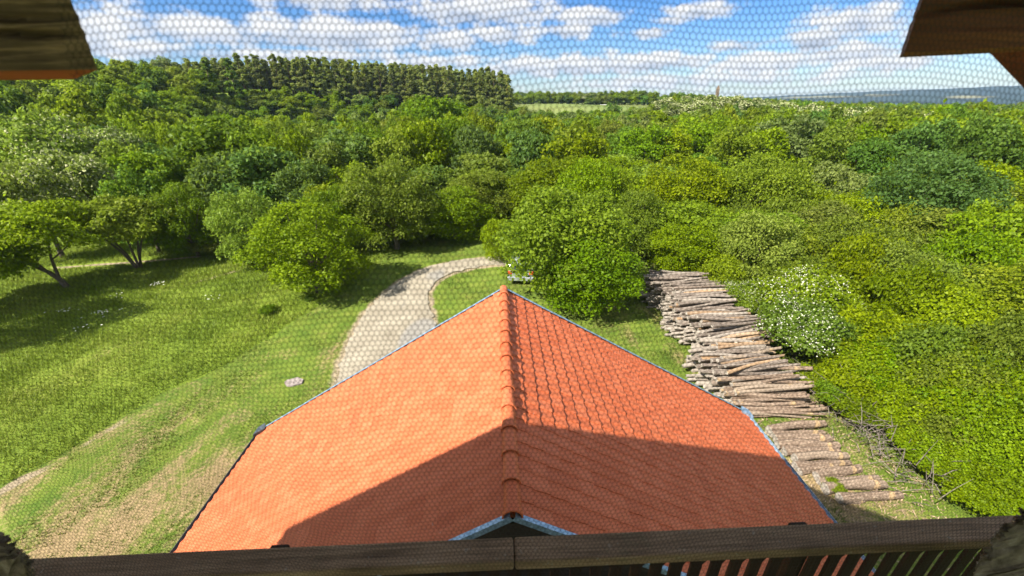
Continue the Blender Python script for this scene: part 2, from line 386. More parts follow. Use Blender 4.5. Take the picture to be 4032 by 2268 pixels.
wo_ = np.maximum(wo_, (.25 + .95 * noise2(X, Y, .8, 71)) * (.95 * smooth(14.5, 9.5, Y) + .4 * smooth(21, 14, Y)) * np.exp(-((edge - .30) / .30) ** 2))
azg = np.degrees(np.arctan2(X, Y)); rg = np.hypot(X, Y)
fd = ((azg > 1.5) & (azg < 24) & (rg > 185) & (rg < 420)).astype(float)
for nm, arr in (('mown', mo), ('dry', dr), ('worn', wo_), ('field', fd)):
    a = ground.data.attributes.new(nm, 'FLOAT', 'POINT'); a.data.foreach_set('value', arr.astype(np.float32).ravel())

# gravel road: a sheet just above the ground
m = Mat('pale_gravel')
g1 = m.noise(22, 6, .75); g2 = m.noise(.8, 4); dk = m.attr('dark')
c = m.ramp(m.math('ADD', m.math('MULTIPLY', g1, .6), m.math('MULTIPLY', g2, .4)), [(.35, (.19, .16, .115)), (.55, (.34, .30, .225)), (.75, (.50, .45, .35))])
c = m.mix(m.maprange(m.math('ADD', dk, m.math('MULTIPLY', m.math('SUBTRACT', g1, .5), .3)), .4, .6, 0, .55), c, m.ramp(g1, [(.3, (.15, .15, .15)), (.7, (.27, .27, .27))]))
vor = m.n('ShaderNodeTexVoronoi'); vor.inputs['Scale'].default_value = 30; m.l(m.co, vor.inputs['Vector'])
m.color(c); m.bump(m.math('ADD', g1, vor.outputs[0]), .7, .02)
n = 90; tl = np.linspace(0, 1, n); 
def along(Q, t): 
    d = np.r_[0, np.cumsum(np.hypot(*np.diff(Q, axis=0).T))]; return np.c_[np.interp(t * d[-1], d, Q[:, 0]), np.interp(t * d[-1], d, Q[:, 1])]
A = along(rl, np.linspace(0, 1, n)); B = along(rr[::-1], np.linspace(0, 1, n))
jit = RNG.normal(0, .09, (2, n))
Vr = []; K = 13
for i in range(n):
    d = B[i] - A[i]; d /= np.linalg.norm(d) + 1e-9; a = A[i] + d * jit[0, i]; b = B[i] + d * jit[1, i]
    for k in range(K): p = a + (b - a) * k / (K - 1); Vr.append((p[0], p[1], .075 - .02 * (k in (0, K - 1))))
Vr = np.array(Vr); ii = np.arange(n * K).reshape(n, K); Fr = np.stack([ii[:-1, :-1], ii[:-1, 1:], ii[1:, 1:], ii[1:, :-1]], -1).reshape(-1, 4)
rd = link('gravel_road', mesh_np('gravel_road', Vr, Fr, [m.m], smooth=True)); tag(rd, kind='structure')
dkv = np.maximum(np.exp(-((Vr[:, 0] + 4.3) ** 2 / 1.3 + (Vr[:, 1] - 17.6) ** 2 / 6)), .62 * (noise2(Vr[:, 0] * 1.0, Vr[:, 1] * .35, .8, 4)) * (Vr[:, 1] > 19))  # shadow-like grey patch painted into the gravel, plus random darker streaks
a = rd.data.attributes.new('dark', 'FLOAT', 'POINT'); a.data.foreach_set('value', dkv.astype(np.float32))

# far hills
m = Mat('far_forest_hill'); hn = m.noise(.012, 6, .7); hn2 = m.noise(.0025, 4)
c = m.ramp(hn, [(.35, (.006, .020, .020)), (.65, (.020, .045, .036))]); c = m.mix(m.maprange(hn2, .60, .66, 0, .8), c, (.22, .20, .09)); m.color(c)
hv = []; hf = []; azs = np.radians(np.linspace(-85, 85, 240)); rs = [1500, 1900, 2300, 2600, 2900, 3400]
prof = np.interp(np.degrees(azs), [-85, 0, 20, 30, 36, 41, 50, 60, 85], [-8, -8, -4, 6, 16, 24, 33, 37, 40])
for k, r_ in enumerate(rs):
    f = [0, .25, .75, 1, .95, .6][k]
    for i, a in enumerate(azs):
        bump = 3.0 * (noise2(i * 1.0, k * 9.0, 1.1, 6) + .7 * noise2(i * 1.0, k * 3.0, 4, 7)) if 0 < k else 0
        hv.append((r_ * math.sin(a), r_ * math.cos(a), -14 + (prof[i] + 14) * f + bump))
nn = len(azs)
for k in range(len(rs) - 1):
    for i in range(nn - 1): hf.append((k * nn + i, k * nn + i + 1, (k + 1) * nn + i + 1, (k + 1) * nn + i))
tag(link('hills', mesh_np('hills', hv, hf, [m.m], smooth=False)), kind='structure')

# ------------------------------------------------------------------ foliage
def quads(P, Nn, size, rng, elong=1.5):
    n = len(P); t = rng.normal(size=(n, 3)); a = np.cross(Nn, t); a /= np.linalg.norm(a, axis=1)[:, None] + 1e-9
    b = np.cross(Nn, a); s = (size * rng.uniform(.6, 1.3, n))[:, None]
    V = np.stack([P - a * s * elong * .5, P - b * s * .5 + a * s * .1, P + a * s * elong * .5, P + b * s * .5 + a * s * .1], 1)
    # a little fold along the leaf
    V[:, 1] += Nn * s * .12; V[:, 3] += Nn * s * .12
    return V.reshape(-1, 3)
def cloud(rng, blobs, n, size, zmin=.05, shell=.72, out=.75, spray=.13):
    c = np.array([b[:3] for b in blobs]); r = np.array([b[3] for b in blobs]); w = r ** 2; w /= w.sum()
    k = rng.choice(len(blobs), n * 2, p=w); d = rng.normal(size=(n * 2, 3)); d /= np.linalg.norm(d, axis=1)[:, None]
    d[:, 2] = np.where(d[:, 2] < -.25, -d[:, 2] * .8, d[:, 2])
    P = c[k] + d * (r[k] * (shell + (1.12 - shell) * rng.random(n * 2) ** .7))[:, None]
    D = np.linalg.norm(P[:, None, :] - c[None], axis=2) / r[None]; D[np.arange(len(P)), k] = 9
    keep = (D.min(1) > .62) & (P[:, 2] > zmin); P, d, k = P[keep][:n], d[keep][:n], k[keep][:n]
    P = P + d * (rng.exponential(spray, len(P)) * np.minimum(r[k], 1.2))[:, None]; Nn = d * out + rng.normal(size=P.shape) * .75 + np.array([0, 0, .30]); Nn /= np.linalg.norm(Nn, axis=1)[:, None]
    bt = rng.random(len(blobs)); ti = np.clip(.30 * bt[k] + .7 * rng.random(len(P)), 0, 1)
    return P, Nn, ti
def crown_blobs(rng, Rx, zc, Rz, nb, rb=(.26, .42), low=-.7):
    B = []
    for i in range(nb):
        while True:
            d = rng.normal(size=3); d /= np.linalg.norm(d)
            if d[2] > low: break
        q = rng.uniform(.55, 1.0); r = rng.uniform(*rb) * Rx * (1.15 - .35 * q)
        B.append((d[0] * Rx * q * rng.uniform(.85, 1.1), d[1] * Rx * q * rng.uniform(.85, 1.1), zc + d[2] * Rz * q, r))
    B.append((0, 0, zc - Rz * .1, Rx * .55)); return B
def H_IS_BUSH(Rx): return Rx < 2.5
def crown_mesh(name, seed, Rx, zc, Rz, nb, n, size, mat, rb=(.26, .42), low=-.7, elong=1.5, flowers=0, fsize=.1, fmat=None):
    rng = np.random.default_rng(seed); B = crown_blobs(rng, Rx, zc, Rz, nb, rb, low)
    P, Nn, ti = cloud(rng, B, n, size, spray=.22 if H_IS_BUSH(Rx) else .14); V = quads(P, Nn, size, rng, elong)
    me = mesh_np(name, V, np.arange(len(V)).reshape(-1, 4), [mat], tint=np.repeat(ti, 4))
    fl = None
    if flowers:
        top = [b for b in B if b[2] > zc - Rz * .45]; rng2 = np.random.default_rng(seed + 5); pick = [b for b in top if rng2.random() < .75] or top
        P, Nn, ti = cloud(rng2, [(b[0], b[1], b[2] + .02, b[3] * 1.04) for b in pick], flowers, fsize, shell=.95)
        P2 = P + rng2.normal(size=P.shape) * fsize * .3; V = quads(P2, Nn, fsize, rng2, 1.0)
        fl = mesh_np('blossom', V, np.arange(len(V)).reshape(-1, 4), [fmat or BLOSSOM], tint=np.repeat(ti, 4))
    return me, B, fl
def trunk_mesh(name, seed, B, h, rad, mat, limbs=6, split=.3):
    rng = random.Random(seed); mb = MB()
    lean = (rng.uniform(-.25, .25), rng.uniform(-.25, .25))
    pts = [(0, 0, -.25), (lean[0] * .2, lean[1] * .2, h * .15), (lean[0], lean[1], h * .4), (lean[0] * 1.2, lean[1] * .8, h * .8)]
    mb.tube(pts, [rad * 1.35, rad, rad * .75, rad * .22], 8)
    for b in rng.sample(B, min(limbs, len(B))):
        z0 = h * rng.uniform(split * .6, split * 1.3); t = min(z0 / (h * .4), 1.4); s = Vector((lean[0] * t, lean[1] * t, z0)); e = Vector(b[:3])
        mid = s.lerp(e, .5) + Vector((0, 0, -.12 * (e - s).length))
        mb.tube([s, mid, e], [rad * .5, rad * .32, rad * .1], 6)
    return mb.mesh(name, [mat], True)
def with_mat(o, mat):
    if o.data.materials and o.data.materials[0] is not mat:
        o.material_slots[0].link = 'OBJECT'; o.material_slots[0].material = mat

class Kind:
    pass
def make_kind(tag_, seed, Rx, H, z0, n, size, nb, rb=(.26, .42), limbs=6, elong=1.5, flowers=0, fsize=.1, fmat=None, mat='mid', bark=BARK, low=-.7):
    k = Kind(); zc = (z0 + H) / 2; k.R = Rx * 1.08; k.H = H
    k.crown, B, k.fl = crown_mesh('crown', seed, Rx, zc, (H - z0) / 2 * .86, nb, n, size, LEAF[mat], rb, low, elong, flowers, fsize, fmat)
    k.trunk = trunk_mesh('trunk', seed, B, H * .85, .045 * Rx + .03, bark, limbs); return k
NEAR = [make_kind('n', 100 + i, 3.5, 7.0, -.5, 22000, .135, 84 + 8 * i, rb=(.15, .29), limbs=9, low=-.95) for i in range(4)]
MID = [make_kind('m', 200 + i, 3.5, 7.5, -.3, 8500, .24, 44 + 4 * i, rb=(.2, .34), low=-.9) for i in range(5)]
FAR = [make_kind('f', 300 + i, 3.6, 7.5, -.4, 2900, .40, 32, rb=(.22, .36), limbs=3, low=-.9) for i in range(4)]
SHRUB = [make_kind('s', 400 + i, 2.2, 3.0, .0, 14000, .115, 52 + 6 * i, rb=(.15, .30), limbs=9, low=-.2) for i in range(4)]
ACACIA = [make_kind('a', 500 + i, 3.5, 8.0, .8, 7000, .22, 36, rb=(.2, .34), flowers=2000, fsize=.20, fmat=CREAM, mat='pale') for i in range(2)]
CREST = [make_kind('c', 520 + i, 3.6, 7.5, .3, 2400, .36, 26, rb=(.24, .38), limbs=3, flowers=1900, fsize=.34, fmat=CREAM, mat='pale') for i in range(2)]
HAW = make_kind('h', 600, 2.2, 3.0, .0, 13000, .105, 50, rb=(.18, .32), limbs=9, low=-.2, flowers=3600, fsize=.066, mat='mid')

def plant(kind, name, label, cat, group, x, y, H, Wd, mat, rz=None, trunk=True, z=None):
    """H: height, Wd: width of the crown, both in metres"""
    e = empty(name, (x, y, thz(x, y) if z is None else z), rz if rz is not None else random.uniform(0, 6.28))
    s = Wd / (2 * kind.R); e.scale = (s * random.uniform(.93, 1.07), s * random.uniform(.93, 1.07), H / kind.H)
    tag(e, label, cat, group)
    c = link('crown', kind.crown, e); with_mat(c, LEAF[mat])
    if trunk: link('trunk', kind.trunk, e)
    if kind.fl is not None: link('blossom', kind.fl, e)
    return e
TREES = []          # (x, y, radius) of what stands already
def tree_px(kind, cx, top, wpx, dist, mat, label, name='broadleaf_tree', cat='tree', group=None, yoff=0):
    p = at_dist((cx, top), dist); depth = float(np.array([p[0], p[1], p[2] - EYE]) @ FW)
    z0 = thz(p[0], p[1]); Wd = wpx / 400 * depth
    TREES.append((p[0], p[1], Wd * .42)); plant(kind, name, label, cat, group, p[0], p[1], p[2] - z0, Wd, mat)

# single trees and bushes one can pick out; (kind, centre px, top px, width px, distance, leaf, label)
PICK = [
 (NEAR[0], 298, 203, 118, 26.5, 'yellow', 'big round bush with leaves down to the grass, at the bend of the gravel road'),
 (NEAR[1], 384, 157, 104, 33.0, 'mid', 'tall dull green tree behind and beside the big round bush on the lawn edge'),
 (NEAR[2], 452, 186, 84, 34.5, 'mid', 'dark shaded tree overhanging the far curve of the gravel road'),
 (NEAR[3], 330, 182, 70, 33.5, 'dark', 'dark tree just behind the top of the big round bush'),
 (NEAR[1], 232, 186, 74, 34.0, 'mid', 'grey-green tree standing over the hollow left of the big round bush'),
 (NEAR[0], 172, 184, 66, 39.5, 'dark', 'deep green tree behind the second lawn tree'),
 (MID[0], 125, 168, 64, 43.0, 'dark', 'tall tree behind the gap between the two lawn trees'),
 (MID[1], 253, 142, 92, 44.0, 'blue', 'large bluish green tree in the second row behind the lawn'),
 (MID[2], 206, 112, 100, 55.0, 'dark', 'tallest dark round tree of the wood behind the lawn'),
 (MID[3], 330, 130, 84, 50.0, 'blue', 'bluish green round tree behind the olive tree'),
 (MID[4], 300, 160, 60, 41.0, 'blue', 'teal green tree with a sharp dark flank above the round bush'),
 (MID[0], 390, 132, 66, 48.0, 'olive', 'olive tree with a brownish top in the middle of the wood'),
 (MID[1], 480, 150, 76, 44.0, 'olive', 'tree with brownish young leaves in front of the middle wood'),
 (MID[2], 436, 95, 76, 92.0, 'mid', 'green dome of a tree standing out below the pine wood'),
 (NEAR[3], 566, 182, 146, 23.0, 'mid', 'large tree with drooping leaves right behind the roof peak'),
 (NEAR[0], 594, 236, 108, 20.6, 'mid', 'low spreading tree beside the roof edge and the far end of the log pile'),
 (NEAR[2], 499, 216, 38, 28.5, 'yellow', 'small yellow-green tree where the gravel road disappears'),
 (NEAR[1], 592, 152, 74, 33.0, 'mid', 'tall rounded tree rising behind the drooping tree'),
 (NEAR[2], 688, 152, 100, 36.0, 'yellow', 'broad bright green tree in the middle distance, one of a pair of domes'),
 (NEAR[3], 775, 150, 92, 38.0, 'yellow', 'bright green round tree beside the broad one in the middle distance'),
 (MID[3], 836, 162, 56, 46.0, 'pale', 'greyish tree with bare twigs showing between two bright green ones'),
 (NEAR[1], 948, 148, 128, 40.0, 'blue', 'wide dark green tree under the overhanging timber bracket'),
 (NEAR[0], 640, 190, 64, 30.0, 'mid', 'mid green tree between the drooping tree and the bright domes'),
 (NEAR[2], 770, 208, 82, 27.0, 'pale', 'silvery green bush behind the white flowering hawthorn'),
 (NEAR[3], 860, 215, 86, 30.0, 'mid', 'rounded green bush in the second row behind the log pile'),
 (NEAR[1], 690, 222, 80, 27.5, 'mid', 'dense green bush at the far end of the log pile'),
 (MID[4], 1005, 205, 90, 34.0, 'yellow', 'yellow-green tree at the far side of the thicket near the frame edge'),
]
for k, cx, top, w, d, mt, lb in PICK: tree_px(k, cx, top, w, d, mt, lb)
for i, (cx, top, w, d, lb) in enumerate([(28, 110, 96, 62, 'false acacia with cream blossom, tallest at the edge of the wood behind the lawn'),
     (62, 142, 90, 52, 'false acacia heavy with cream blossom in front of a taller one'), (12, 160, 80, 48, 'cream flowering acacia partly cut off beside the lawn wood'),
     (92, 122, 66, 64, 'false acacia with sparse cream blossom beside the dark round tree'), (160, 56, 24, 190, 'pale blossoming acacia on the skyline beside the pine wood'),
     (588, 92, 26, 330, 'cream flowering tree among the trees behind the pale field')]):
    tree_px(ACACIA[i % 2], cx, top, w, d, 'pale', lb, 'acacia_tree')
RIDGE = [(668, 98), (690, 96), (712, 95), (735, 96), (758, 98), (785, 101), (812, 104), (840, 106), (868, 108), (900, 110), (935, 112), (975, 113), (1010, 114)]
for i, (cx, top) in enumerate(RIDGE):
    for j in range(2):
        tree_px(CREST[(i + j) % 2], cx + 9 * j, top + 5 * j, 30, 165 - 20 * j - (i > 6) * 25, 'pale', 'pale acacia in cream blossom along the crest under the far blue hill', 'acacia_tree', group='blossoming acacias along the crest')
# two lawn trees with visible trunks, and one half outside
def lawn_tree(seed, x, y, H, Wd, mat, lab, trunkpts, z0=1.4):
    k = make_kind('l', seed, Wd / 2, H, z0, 13000, .15, 46, rb=(.16, .28), limbs=0, low=-.35)
    e = empty('lawn_tree', (x, y, 0)); tag(e, lab, 'tree'); c = link('crown', k.crown, e); with_mat(c, LEAF[mat])
    mb = MB()
    for pts, rad in trunkpts: mb.tube(pts, [q_ * .72 for q_ in rad], 8)
    mb.build('trunk', BARK, e, True); TREES.append((x, y, Wd * .45))
lawn_tree(701, -29.3, 25.6, 5.7, 6.9, 'yellow', 'light green lawn tree with an open crown and a forked leaning trunk',
   [([(0, 0, -.2), (-.3, 0, .6), (-.9, .1, 1.1)], [.26, .2, .17]), ([(-.9, .1, 1.1), (-2.2, .1, 1.9), (-3.2, 0, 3.0)], [.15, .1, .04]), ([(-.3, 0, .6), (-.35, .2, 2.0), (.1, .3, 3.8)], [.14, .10, .04]),
    ([(-.9, .1, 1.1), (-1.2, -.3, 2.4), (-1.0, -.6, 4)], [.1, .07, .03]), ([(-.35, .2, 1.9), (1.2, .2, 2.9), (2.2, .2, 3.8)], [.07, .05, .02])])
lawn_tree(702, -27.2, 28.9, 5.2, 6.4, 'yellow', 'denser lawn tree with several stems from one foot and a round crown',
   [([(.1 * a, .1 * b, -.2), (.5 * a, .3 * b, 1.2), (1.5 * a, .8 * b, 3.2)], [.14, .1, .04]) for a, b in ((-1.6, .2), (-.6, -.7), (.4, .8), (1.2, -.4), (0, 0))], z0=1.0)
lawn_tree(703, -31.5, 23.2, 4.2, 5.6, 'mid', 'darker small tree at the lawn edge, half out of view beside the leaning one', [([(0, 0, -.2), (.1, .1, 1.2), (.1, .1, 3)], [.15, .1, .05])], z0=.3)
# a tree left of the frame whose shade falls on the lawn
lawn_tree(704, -30.8, 17.6, 8.5, 8.0, 'mid', 'tall lawn tree shading the grass from outside the view', [([(0, 0, -.2), (.1, .1, 1.2), (.1, .1, 5)], [.2, .16, .05])], z0=1.0)

# the wood: jittered grid, nearest ones are things, the rest one mass
EDGE = [(-90, 44), (-45, 42), (-38, 38), (-31, 38.5), (-25, 36), (-21, 32.5), (-17, 29.5), (-13, 30), (-9, 32.6), (-4, 32.2), (0, 31.8), (3, 28), (7, 26.5), (12, 25.5), (13, 20), (14.5, 9), (16, 6), (60, 4)]
def edge_y(x): return np.interp(x, [e[0] for e in EDGE], [e[1] for e in EDGE])
cand = []
r_ = 20.0; rngw = np.random.default_rng(11)
while r_ < 340:
    sp_ = 4.7 if r_ < 60 else (5.4 if r_ < 140 else 6.5)
    na = int(R(124) * r_ / sp_)
    for i in range(na):
        a = R(-62) + R(124) * (i + .5 + rngw.uniform(-.35, .35)) / na; rr_ = r_ + rngw.uniform(-.35, .35) * sp_
        x, y = rr_ * math.sin(a), rr_ * math.cos(a); azd = math.degrees(a)
        if y < edge_y(x) + 2.4: continue
        if x > 12 and rr_ < 27: continue                                   # thicket zone has its own bushes
        if -37.5 < azd < 2.0 and 184 < rr_ < 260: continue                    # pine wood
        if 2.0 <= azd < 22 and 165 < rr_ < 318: continue                     # field
        if any((x - t[0]) ** 2 + (y - t[1]) ** 2 < (t[2] * .95) ** 2 for t in TREES): continue
        cand.append((rr_, x, y, azd))
    r_ += sp_ * .9
cand.sort()
CN = {'mid': 'mid green', 'yellow': 'yellow-green', 'dark': 'dark green', 'blue': 'bluish green', 'olive': 'olive green', 'pale': 'pale green'}
def zone_of(azd, rr_):
    near = rr_ < 52
    if azd < -38: return 'in the wood close behind the lawn trees' if near else 'on the wooded slope under the overhanging split timber'
    if azd < -20: return 'in the wood between lawn trees and round bush' if near else 'on the slope at the foot of the lone conifers'
    if azd < 4: return 'in the wood behind the road bend' if near else 'on the rise below the pine wood'
    if azd < 20: return 'behind the drooping tree near the roof peak' if near else 'in the hollow below the pale field'
    if azd < 36: return 'behind the far end of the log pile' if near else 'below the blossoming crest'
    return 'behind the thicket of bushes' if near else 'on the slope facing the blue hill'
massP = []
def pick_mat(azd, rr_, rng):
    w = {'mid': .34, 'yellow': .2, 'dark': .13, 'blue': .13, 'olive': .16, 'pale': .04}
    if azd < -22: w['yellow'] += .25; w['pale'] += .06
    if azd < -30 and rr_ > 65: w['yellow'] += .9; w['pale'] += .25; w['dark'] = .03
    if azd > 22: w['yellow'] += .3; w['olive'] += .1; w['dark'] *= .6
    k = list(w); p = np.array([w[q] for q in k]); return k[int(rng.choice(len(k), p=p / p.sum()))]
NIND = 262
for n_, (rr_, x, y, azd) in enumerate(cand):
    H = rngw.uniform(5.6, 8.4) + (1.3 if rr_ < 110 else 0) if rr_ > 45 else rngw.uniform(4.6, 7.0)
    if x > 10 and rr_ < 60: H = rngw.uniform(3.2, 5.2)
    if 0 < azd < 25 and 60 < rr_ < 170: H *= .8
    if -31 < azd < 2.5 and rr_ > 150: Wd_k = 1.0
    else: Wd_k = 1.0
    if -31 < azd < 2.5 and rr_ > 112: H *= .72 
    Wd = rngw.uniform(5.4, 8.2) * (1.15 if rr_ > 120 else 1) * Wd_k
    if n_ < NIND:
        mt = pick_mat(azd, rr_, rngw); k = NEAR[n_ % 4] if rr_ < 40 else (MID[n_ % 5] if rr_ < 85 else FAR[n_ % 4])
        zn_ = zone_of(azd, rr_); sz_ = 'smaller' if H < 6.0 else ('tall' if H > 7.2 else 'middling')
        plant(k, 'broadleaf_tree', '%s %s broadleaf tree %s' % (sz_, CN[mt], zn_), 'tree', '%s %s trees %s' % (sz_, CN[mt], zn_), x, y, H, Wd, mt)
    else: massP.append((x, y, H, Wd, azd, rr_, ['mid', 'yellow', 'dark', 'olive', 'blue', 'pale'].index(pick_mat(azd, rr_, rngw))))
# pine wood
def pine_kind(seed):
    rng = np.random.default_rng(seed); B = []; H = 13.5
    for i in range(44):
        t = rng.random() ** .9; z = 2.6 + t * 10.5; rr2 = (1 - t) ** .75 * 2.0 + .25; a = rng.uniform(0, 6.28); q = rr2 * rng.uniform(.4, 1)
        B.append((q * math.cos(a), q * math.sin(a), z, rng.uniform(.45, .8) * (1 - .45 * t)))
    P, Nn, ti = cloud(rng, B, 2300, .36); V = quads(P, Nn, .36, rng, 1.9)
    k = Kind(); k.R = 2.3; k.H = H; k.fl = None; k.crown = mesh_np('crown', V, np.arange(len(V)).reshape(-1, 4), [LEAF['pine']], tint=np.repeat(ti, 4))
    mb = MB(); mb.tube([(0, 0, -.4), (.1, 0, 4), (0, .1, 9), (0, 0, 13)], [.2, .16, .1, .03], 6)
    for i in range(7):
        z = rng.uniform(2.5, 6.5); a = rng.uniform(0, 6.28); mb.tube([(0, 0, z), (1.2 * math.cos(a), 1.2 * math.sin(a), z + .2)], [.04, .015], 4)
    k.trunk = mb.mesh('trunk', [PINEBARK], True); return k
PINES = [pine_kind(800 + i) for i in range(4)]
npn = 0
for row in range(6):
    rr0 = 183 + row * 5.2; nrow = 49
    for i in range(nrow):
        azd = -37 + 38.7 * (i + .5 + rngw.uniform(-.3, .3)) / nrow
        if row == 0 and azd < -26 and i % 2: continue
        rr_ = rr0 + rngw.uniform(-1.6, 1.6) + 10 * smooth(-20, -31, azd); x, y = rr_ * math.sin(R(azd)), rr_ * math.cos(R(azd))
        sec_ = 'toward the lone conifers' if azd < -23 else ('left of its middle' if azd < -15 else ('right of its middle' if azd < -6 else 'near the pale field')); lb = 'pine in the %s row of the pine wood, %s' % (['front', 'second', 'third', 'fourth', 'fifth', 'sixth', 'last'][row], sec_); gp = lb.replace('pine in', 'pines in'); H = rngw.uniform(11.6, 14.0)
        H *= float(np.interp(azd, [-37, -33, -29, -22, -12, -3, 1.7], [.55, .78, .95, 1.0, 1.02, 1.0, 1.08]))
        if row == 0 and i == nrow - 1: lb = 'end pine of the wood with a bare reddish trunk, beside the pale field'; gp = None
        if npn >= 298: break
        plant(PINES[(i + row) % 4], 'pine_tree', lb, 'tree', gp, x, y, H, rngw.uniform(5.0, 6.4), 'pine'); npn += 1
for cx, top, d, lb in ((203, 59, 172, 'lone dark spruce-like conifer standing out in front of the pine wood edge'), (226, 57, 178, 'tall dark conifer breaking the skyline next to the lone one')):
    p = at_dist((cx, top), d); plant(PINES[1], 'pine_tree', lb, 'tree', None, p[0], p[1], p[2] - thz(p[0], p[1]), 6.5, 'dark')
# mass of the wood beyond the ones that can be told apart: points carrying instances
massP = [q for q in massP]
me = bpy.data.meshes.new('far_wood'); me.from_pydata([(q[0], q[1], thz(q[0], q[1]) - .2) for q in massP], [], [])
for nm, vals in (('sc', [q[2] / 7.5 for q in massP]), ('wd', [q[3] / 7.6 for q in massP]), ('rot', list(rngw.uniform(0, 6.28, len(massP))))):
    a = me.attributes.new(nm, 'FLOAT', 'POINT'); a.data.foreach_set('value', vals)
crown_choices = []
mats_far = ['mid', 'yellow', 'dark', 'olive', 'blue', 'pale', 'yellow', 'mid']
probs = np.array([.25, .18, .13, .17, .1, .07, .1, 0]); 
a = me.attributes.new('pick', 'INT', 'POINT'); a.data.foreach_set('value', [q[6] for q in massP])
fw = link('far_wood', me); tag(fw, 'far mixed wood spreading over the slopes, one mass of crowns', 'wood', kind='stuff')
ng = bpy.data.node_groups.new('wood_points', 'GeometryNodeTree')
ng.interface.new_socket('Geometry', in_out='INPUT', socket_type='NodeSocketGeometry'); ng.interface.new_socket('Geometry', in_out='OUTPUT', socket_type='NodeSocketGeometry')
gi = ng.nodes.new('NodeGroupInput'); go = ng.nodes.new('NodeGroupOutput'); iop = ng.nodes.new('GeometryNodeInstanceOnPoints'); g2i = ng.nodes.new('GeometryNodeGeometryToInstance')
src = []
for i, mt in enumerate(mats_far):
    o = bpy.data.objects.new('far_crown', FAR[i % 4].crown); o.material_slots[0].link = 'OBJECT'; o.material_slots[0].material = LEAF[mt]; src.append(o)
    oi = ng.nodes.new('GeometryNodeObjectInfo'); oi.inputs['Object'].default_value = o; oi.inputs['As Instance'].default_value = True; ng.links.new(oi.outputs['Geometry'], g2i.inputs[0])
def named(nm, typ='FLOAT'):
    n_ = ng.nodes.new('GeometryNodeInputNamedAttribute'); n_.data_type = typ; n_.inputs[0].default_value = nm
    return [o for o in n_.outputs if o.enabled and o.name == 'Attribute'][0]
cmb = ng.nodes.new('ShaderNodeCombineXYZ'); rot = ng.nodes.new('ShaderNodeCombineXYZ')
ng.links.new(named('wd'), cmb.inputs[0]); ng.links.new(named('wd'), cmb.inputs[1]); ng.links.new(named('sc'), cmb.inputs[2]); ng.links.new(named('rot'), rot.inputs[2])
iop.inputs['Pick Instance'].default_value = True
ng.links.new(gi.outputs[0], iop.inputs['Points']); ng.links.new(g2i.outputs[0], iop.inputs['Instance']); ng.links.new(named('pick', 'INT'), iop.inputs['Instance Index'])
ng.links.new(rot.outputs[0], iop.inputs['Rotation']); ng.links.new(cmb.outputs[0], iop.inputs['Scale']); ng.links.new(iop.outputs[0], go.inputs[0])
md = fw.modifiers.new('wood', 'NODES'); md.node_group = ng

# trees behind the pale field
for i in range(34):
    azd = 2.4 + i * .62 + rngw.uniform(-.15, .15); rr_ = 322 + rngw.uniform(0, 14); x, y = rr_ * math.sin(R(azd)), rr_ * math.cos(R(azd))
    mt = ['mid', 'dark', 'olive', 'yellow', 'dark'][i % 5] if i else 'yellow'
    plant(FAR[i % 4], 'hedgerow_tree', {'mid': 'mid green', 'dark': 'dark green', 'olive': 'olive', 'yellow': 'bright yellow-green'}[mt] + ' tree in the row along the far side of the pale field', 'tree', mt + ' trees along the pale field',
          x, y, rngw.uniform(6.5, 9.5), rngw.uniform(8, 13), mt)

# thicket to the right of the log pile
thick = []
rngt = np.random.default_rng(21)
yy = 4.3
while yy < 36:
    xx = 13.3 + .5 * math.sin(yy) + max(0, (9.0 - yy)) * .10 - (1.6 if yy > 24 else 0)
    while xx < 46:
        x = xx + rngt.uniform(-.5, .5); y = yy + rngt.uniform(-.5, .5)
        if math.hypot(x, y) < 40 and math.degrees(math.atan2(x, y)) < 84 and not any((x - t[0]) ** 2 + (y - t[1]) ** 2 < (t[2] * .6) ** 2 for t in TREES):
            thick.append((math.hypot(x, y), x, y))
        xx += 2.9 if xx < 24 else 3.3
    yy += 2.45 if yy < 18 else 2.9
thick.sort()
def shl(mt, x, y, H):
    zy = 'near end' if y < 10 else ('middle' if y < 16 else ('far half' if y < 23 else 'far end'))
    dx = 'at thicket edge by' if x < 15.5 else ('a few metres in from' if x < 22 else 'deep in thicket beyond')
    return '%s %s bush %s the %s of the logs' % ('tall' if H > 2.7 else 'low', CN[mt], dx, zy)
for i, (rr_, x, y) in enumerate(thick):
    mt = 'yellow' if rngt.random() < .6 else ('mid' if rngt.random() < .8 else 'pale')
    H = rngt.uniform(1.9, 4.0) + (x > 17) * .5; Wd = rngt.uniform(3.0, 4.5)
    if x < 15: H = rngt.uniform(1.6, 2.6); Wd = rngt.uniform(2.7, 3.5)
    if x < 17.6 and y < 13.4: continue
    if 12 < x < 17.5 and 12.8 < y < 19: continue
    lb_ = shl(mt, x, y, H); plant(SHRUB[i % 4], 'thicket_bush', lb_, 'bush', lb_.replace(' bush ', ' bushes ', 1), x, y, H, Wd, mt)
for (x, y, H, Wd, lb) in ((13.6, 15.2, 2.5, 4.2, 'white flowering hawthorn bush leaning over the log pile'), (15.6, 17.6, 2.9, 4.6, 'hawthorn with yellowish buds and a few white flowers behind the white one'), (12.9, 18.6, 2.0, 2.6, 'small hawthorn with scattered flowers at the far logs')):
    plant(HAW, 'hawthorn_bush', lb, 'bush', None, x, y, H, Wd, 'mid')
for (x, y, H, Wd) in ((16.4, 14.2, 2.4, 4.0), (17.3, 18.9, 2.8, 4.4)):
    plant(SHRUB[1], 'thicket_bush', 'yellow-green bush growing right behind the white hawthorn' if y < 16 else 'yellow-green bush behind the yellowish budding hawthorn', 'bush', None, x, y, H, Wd, 'yellow')
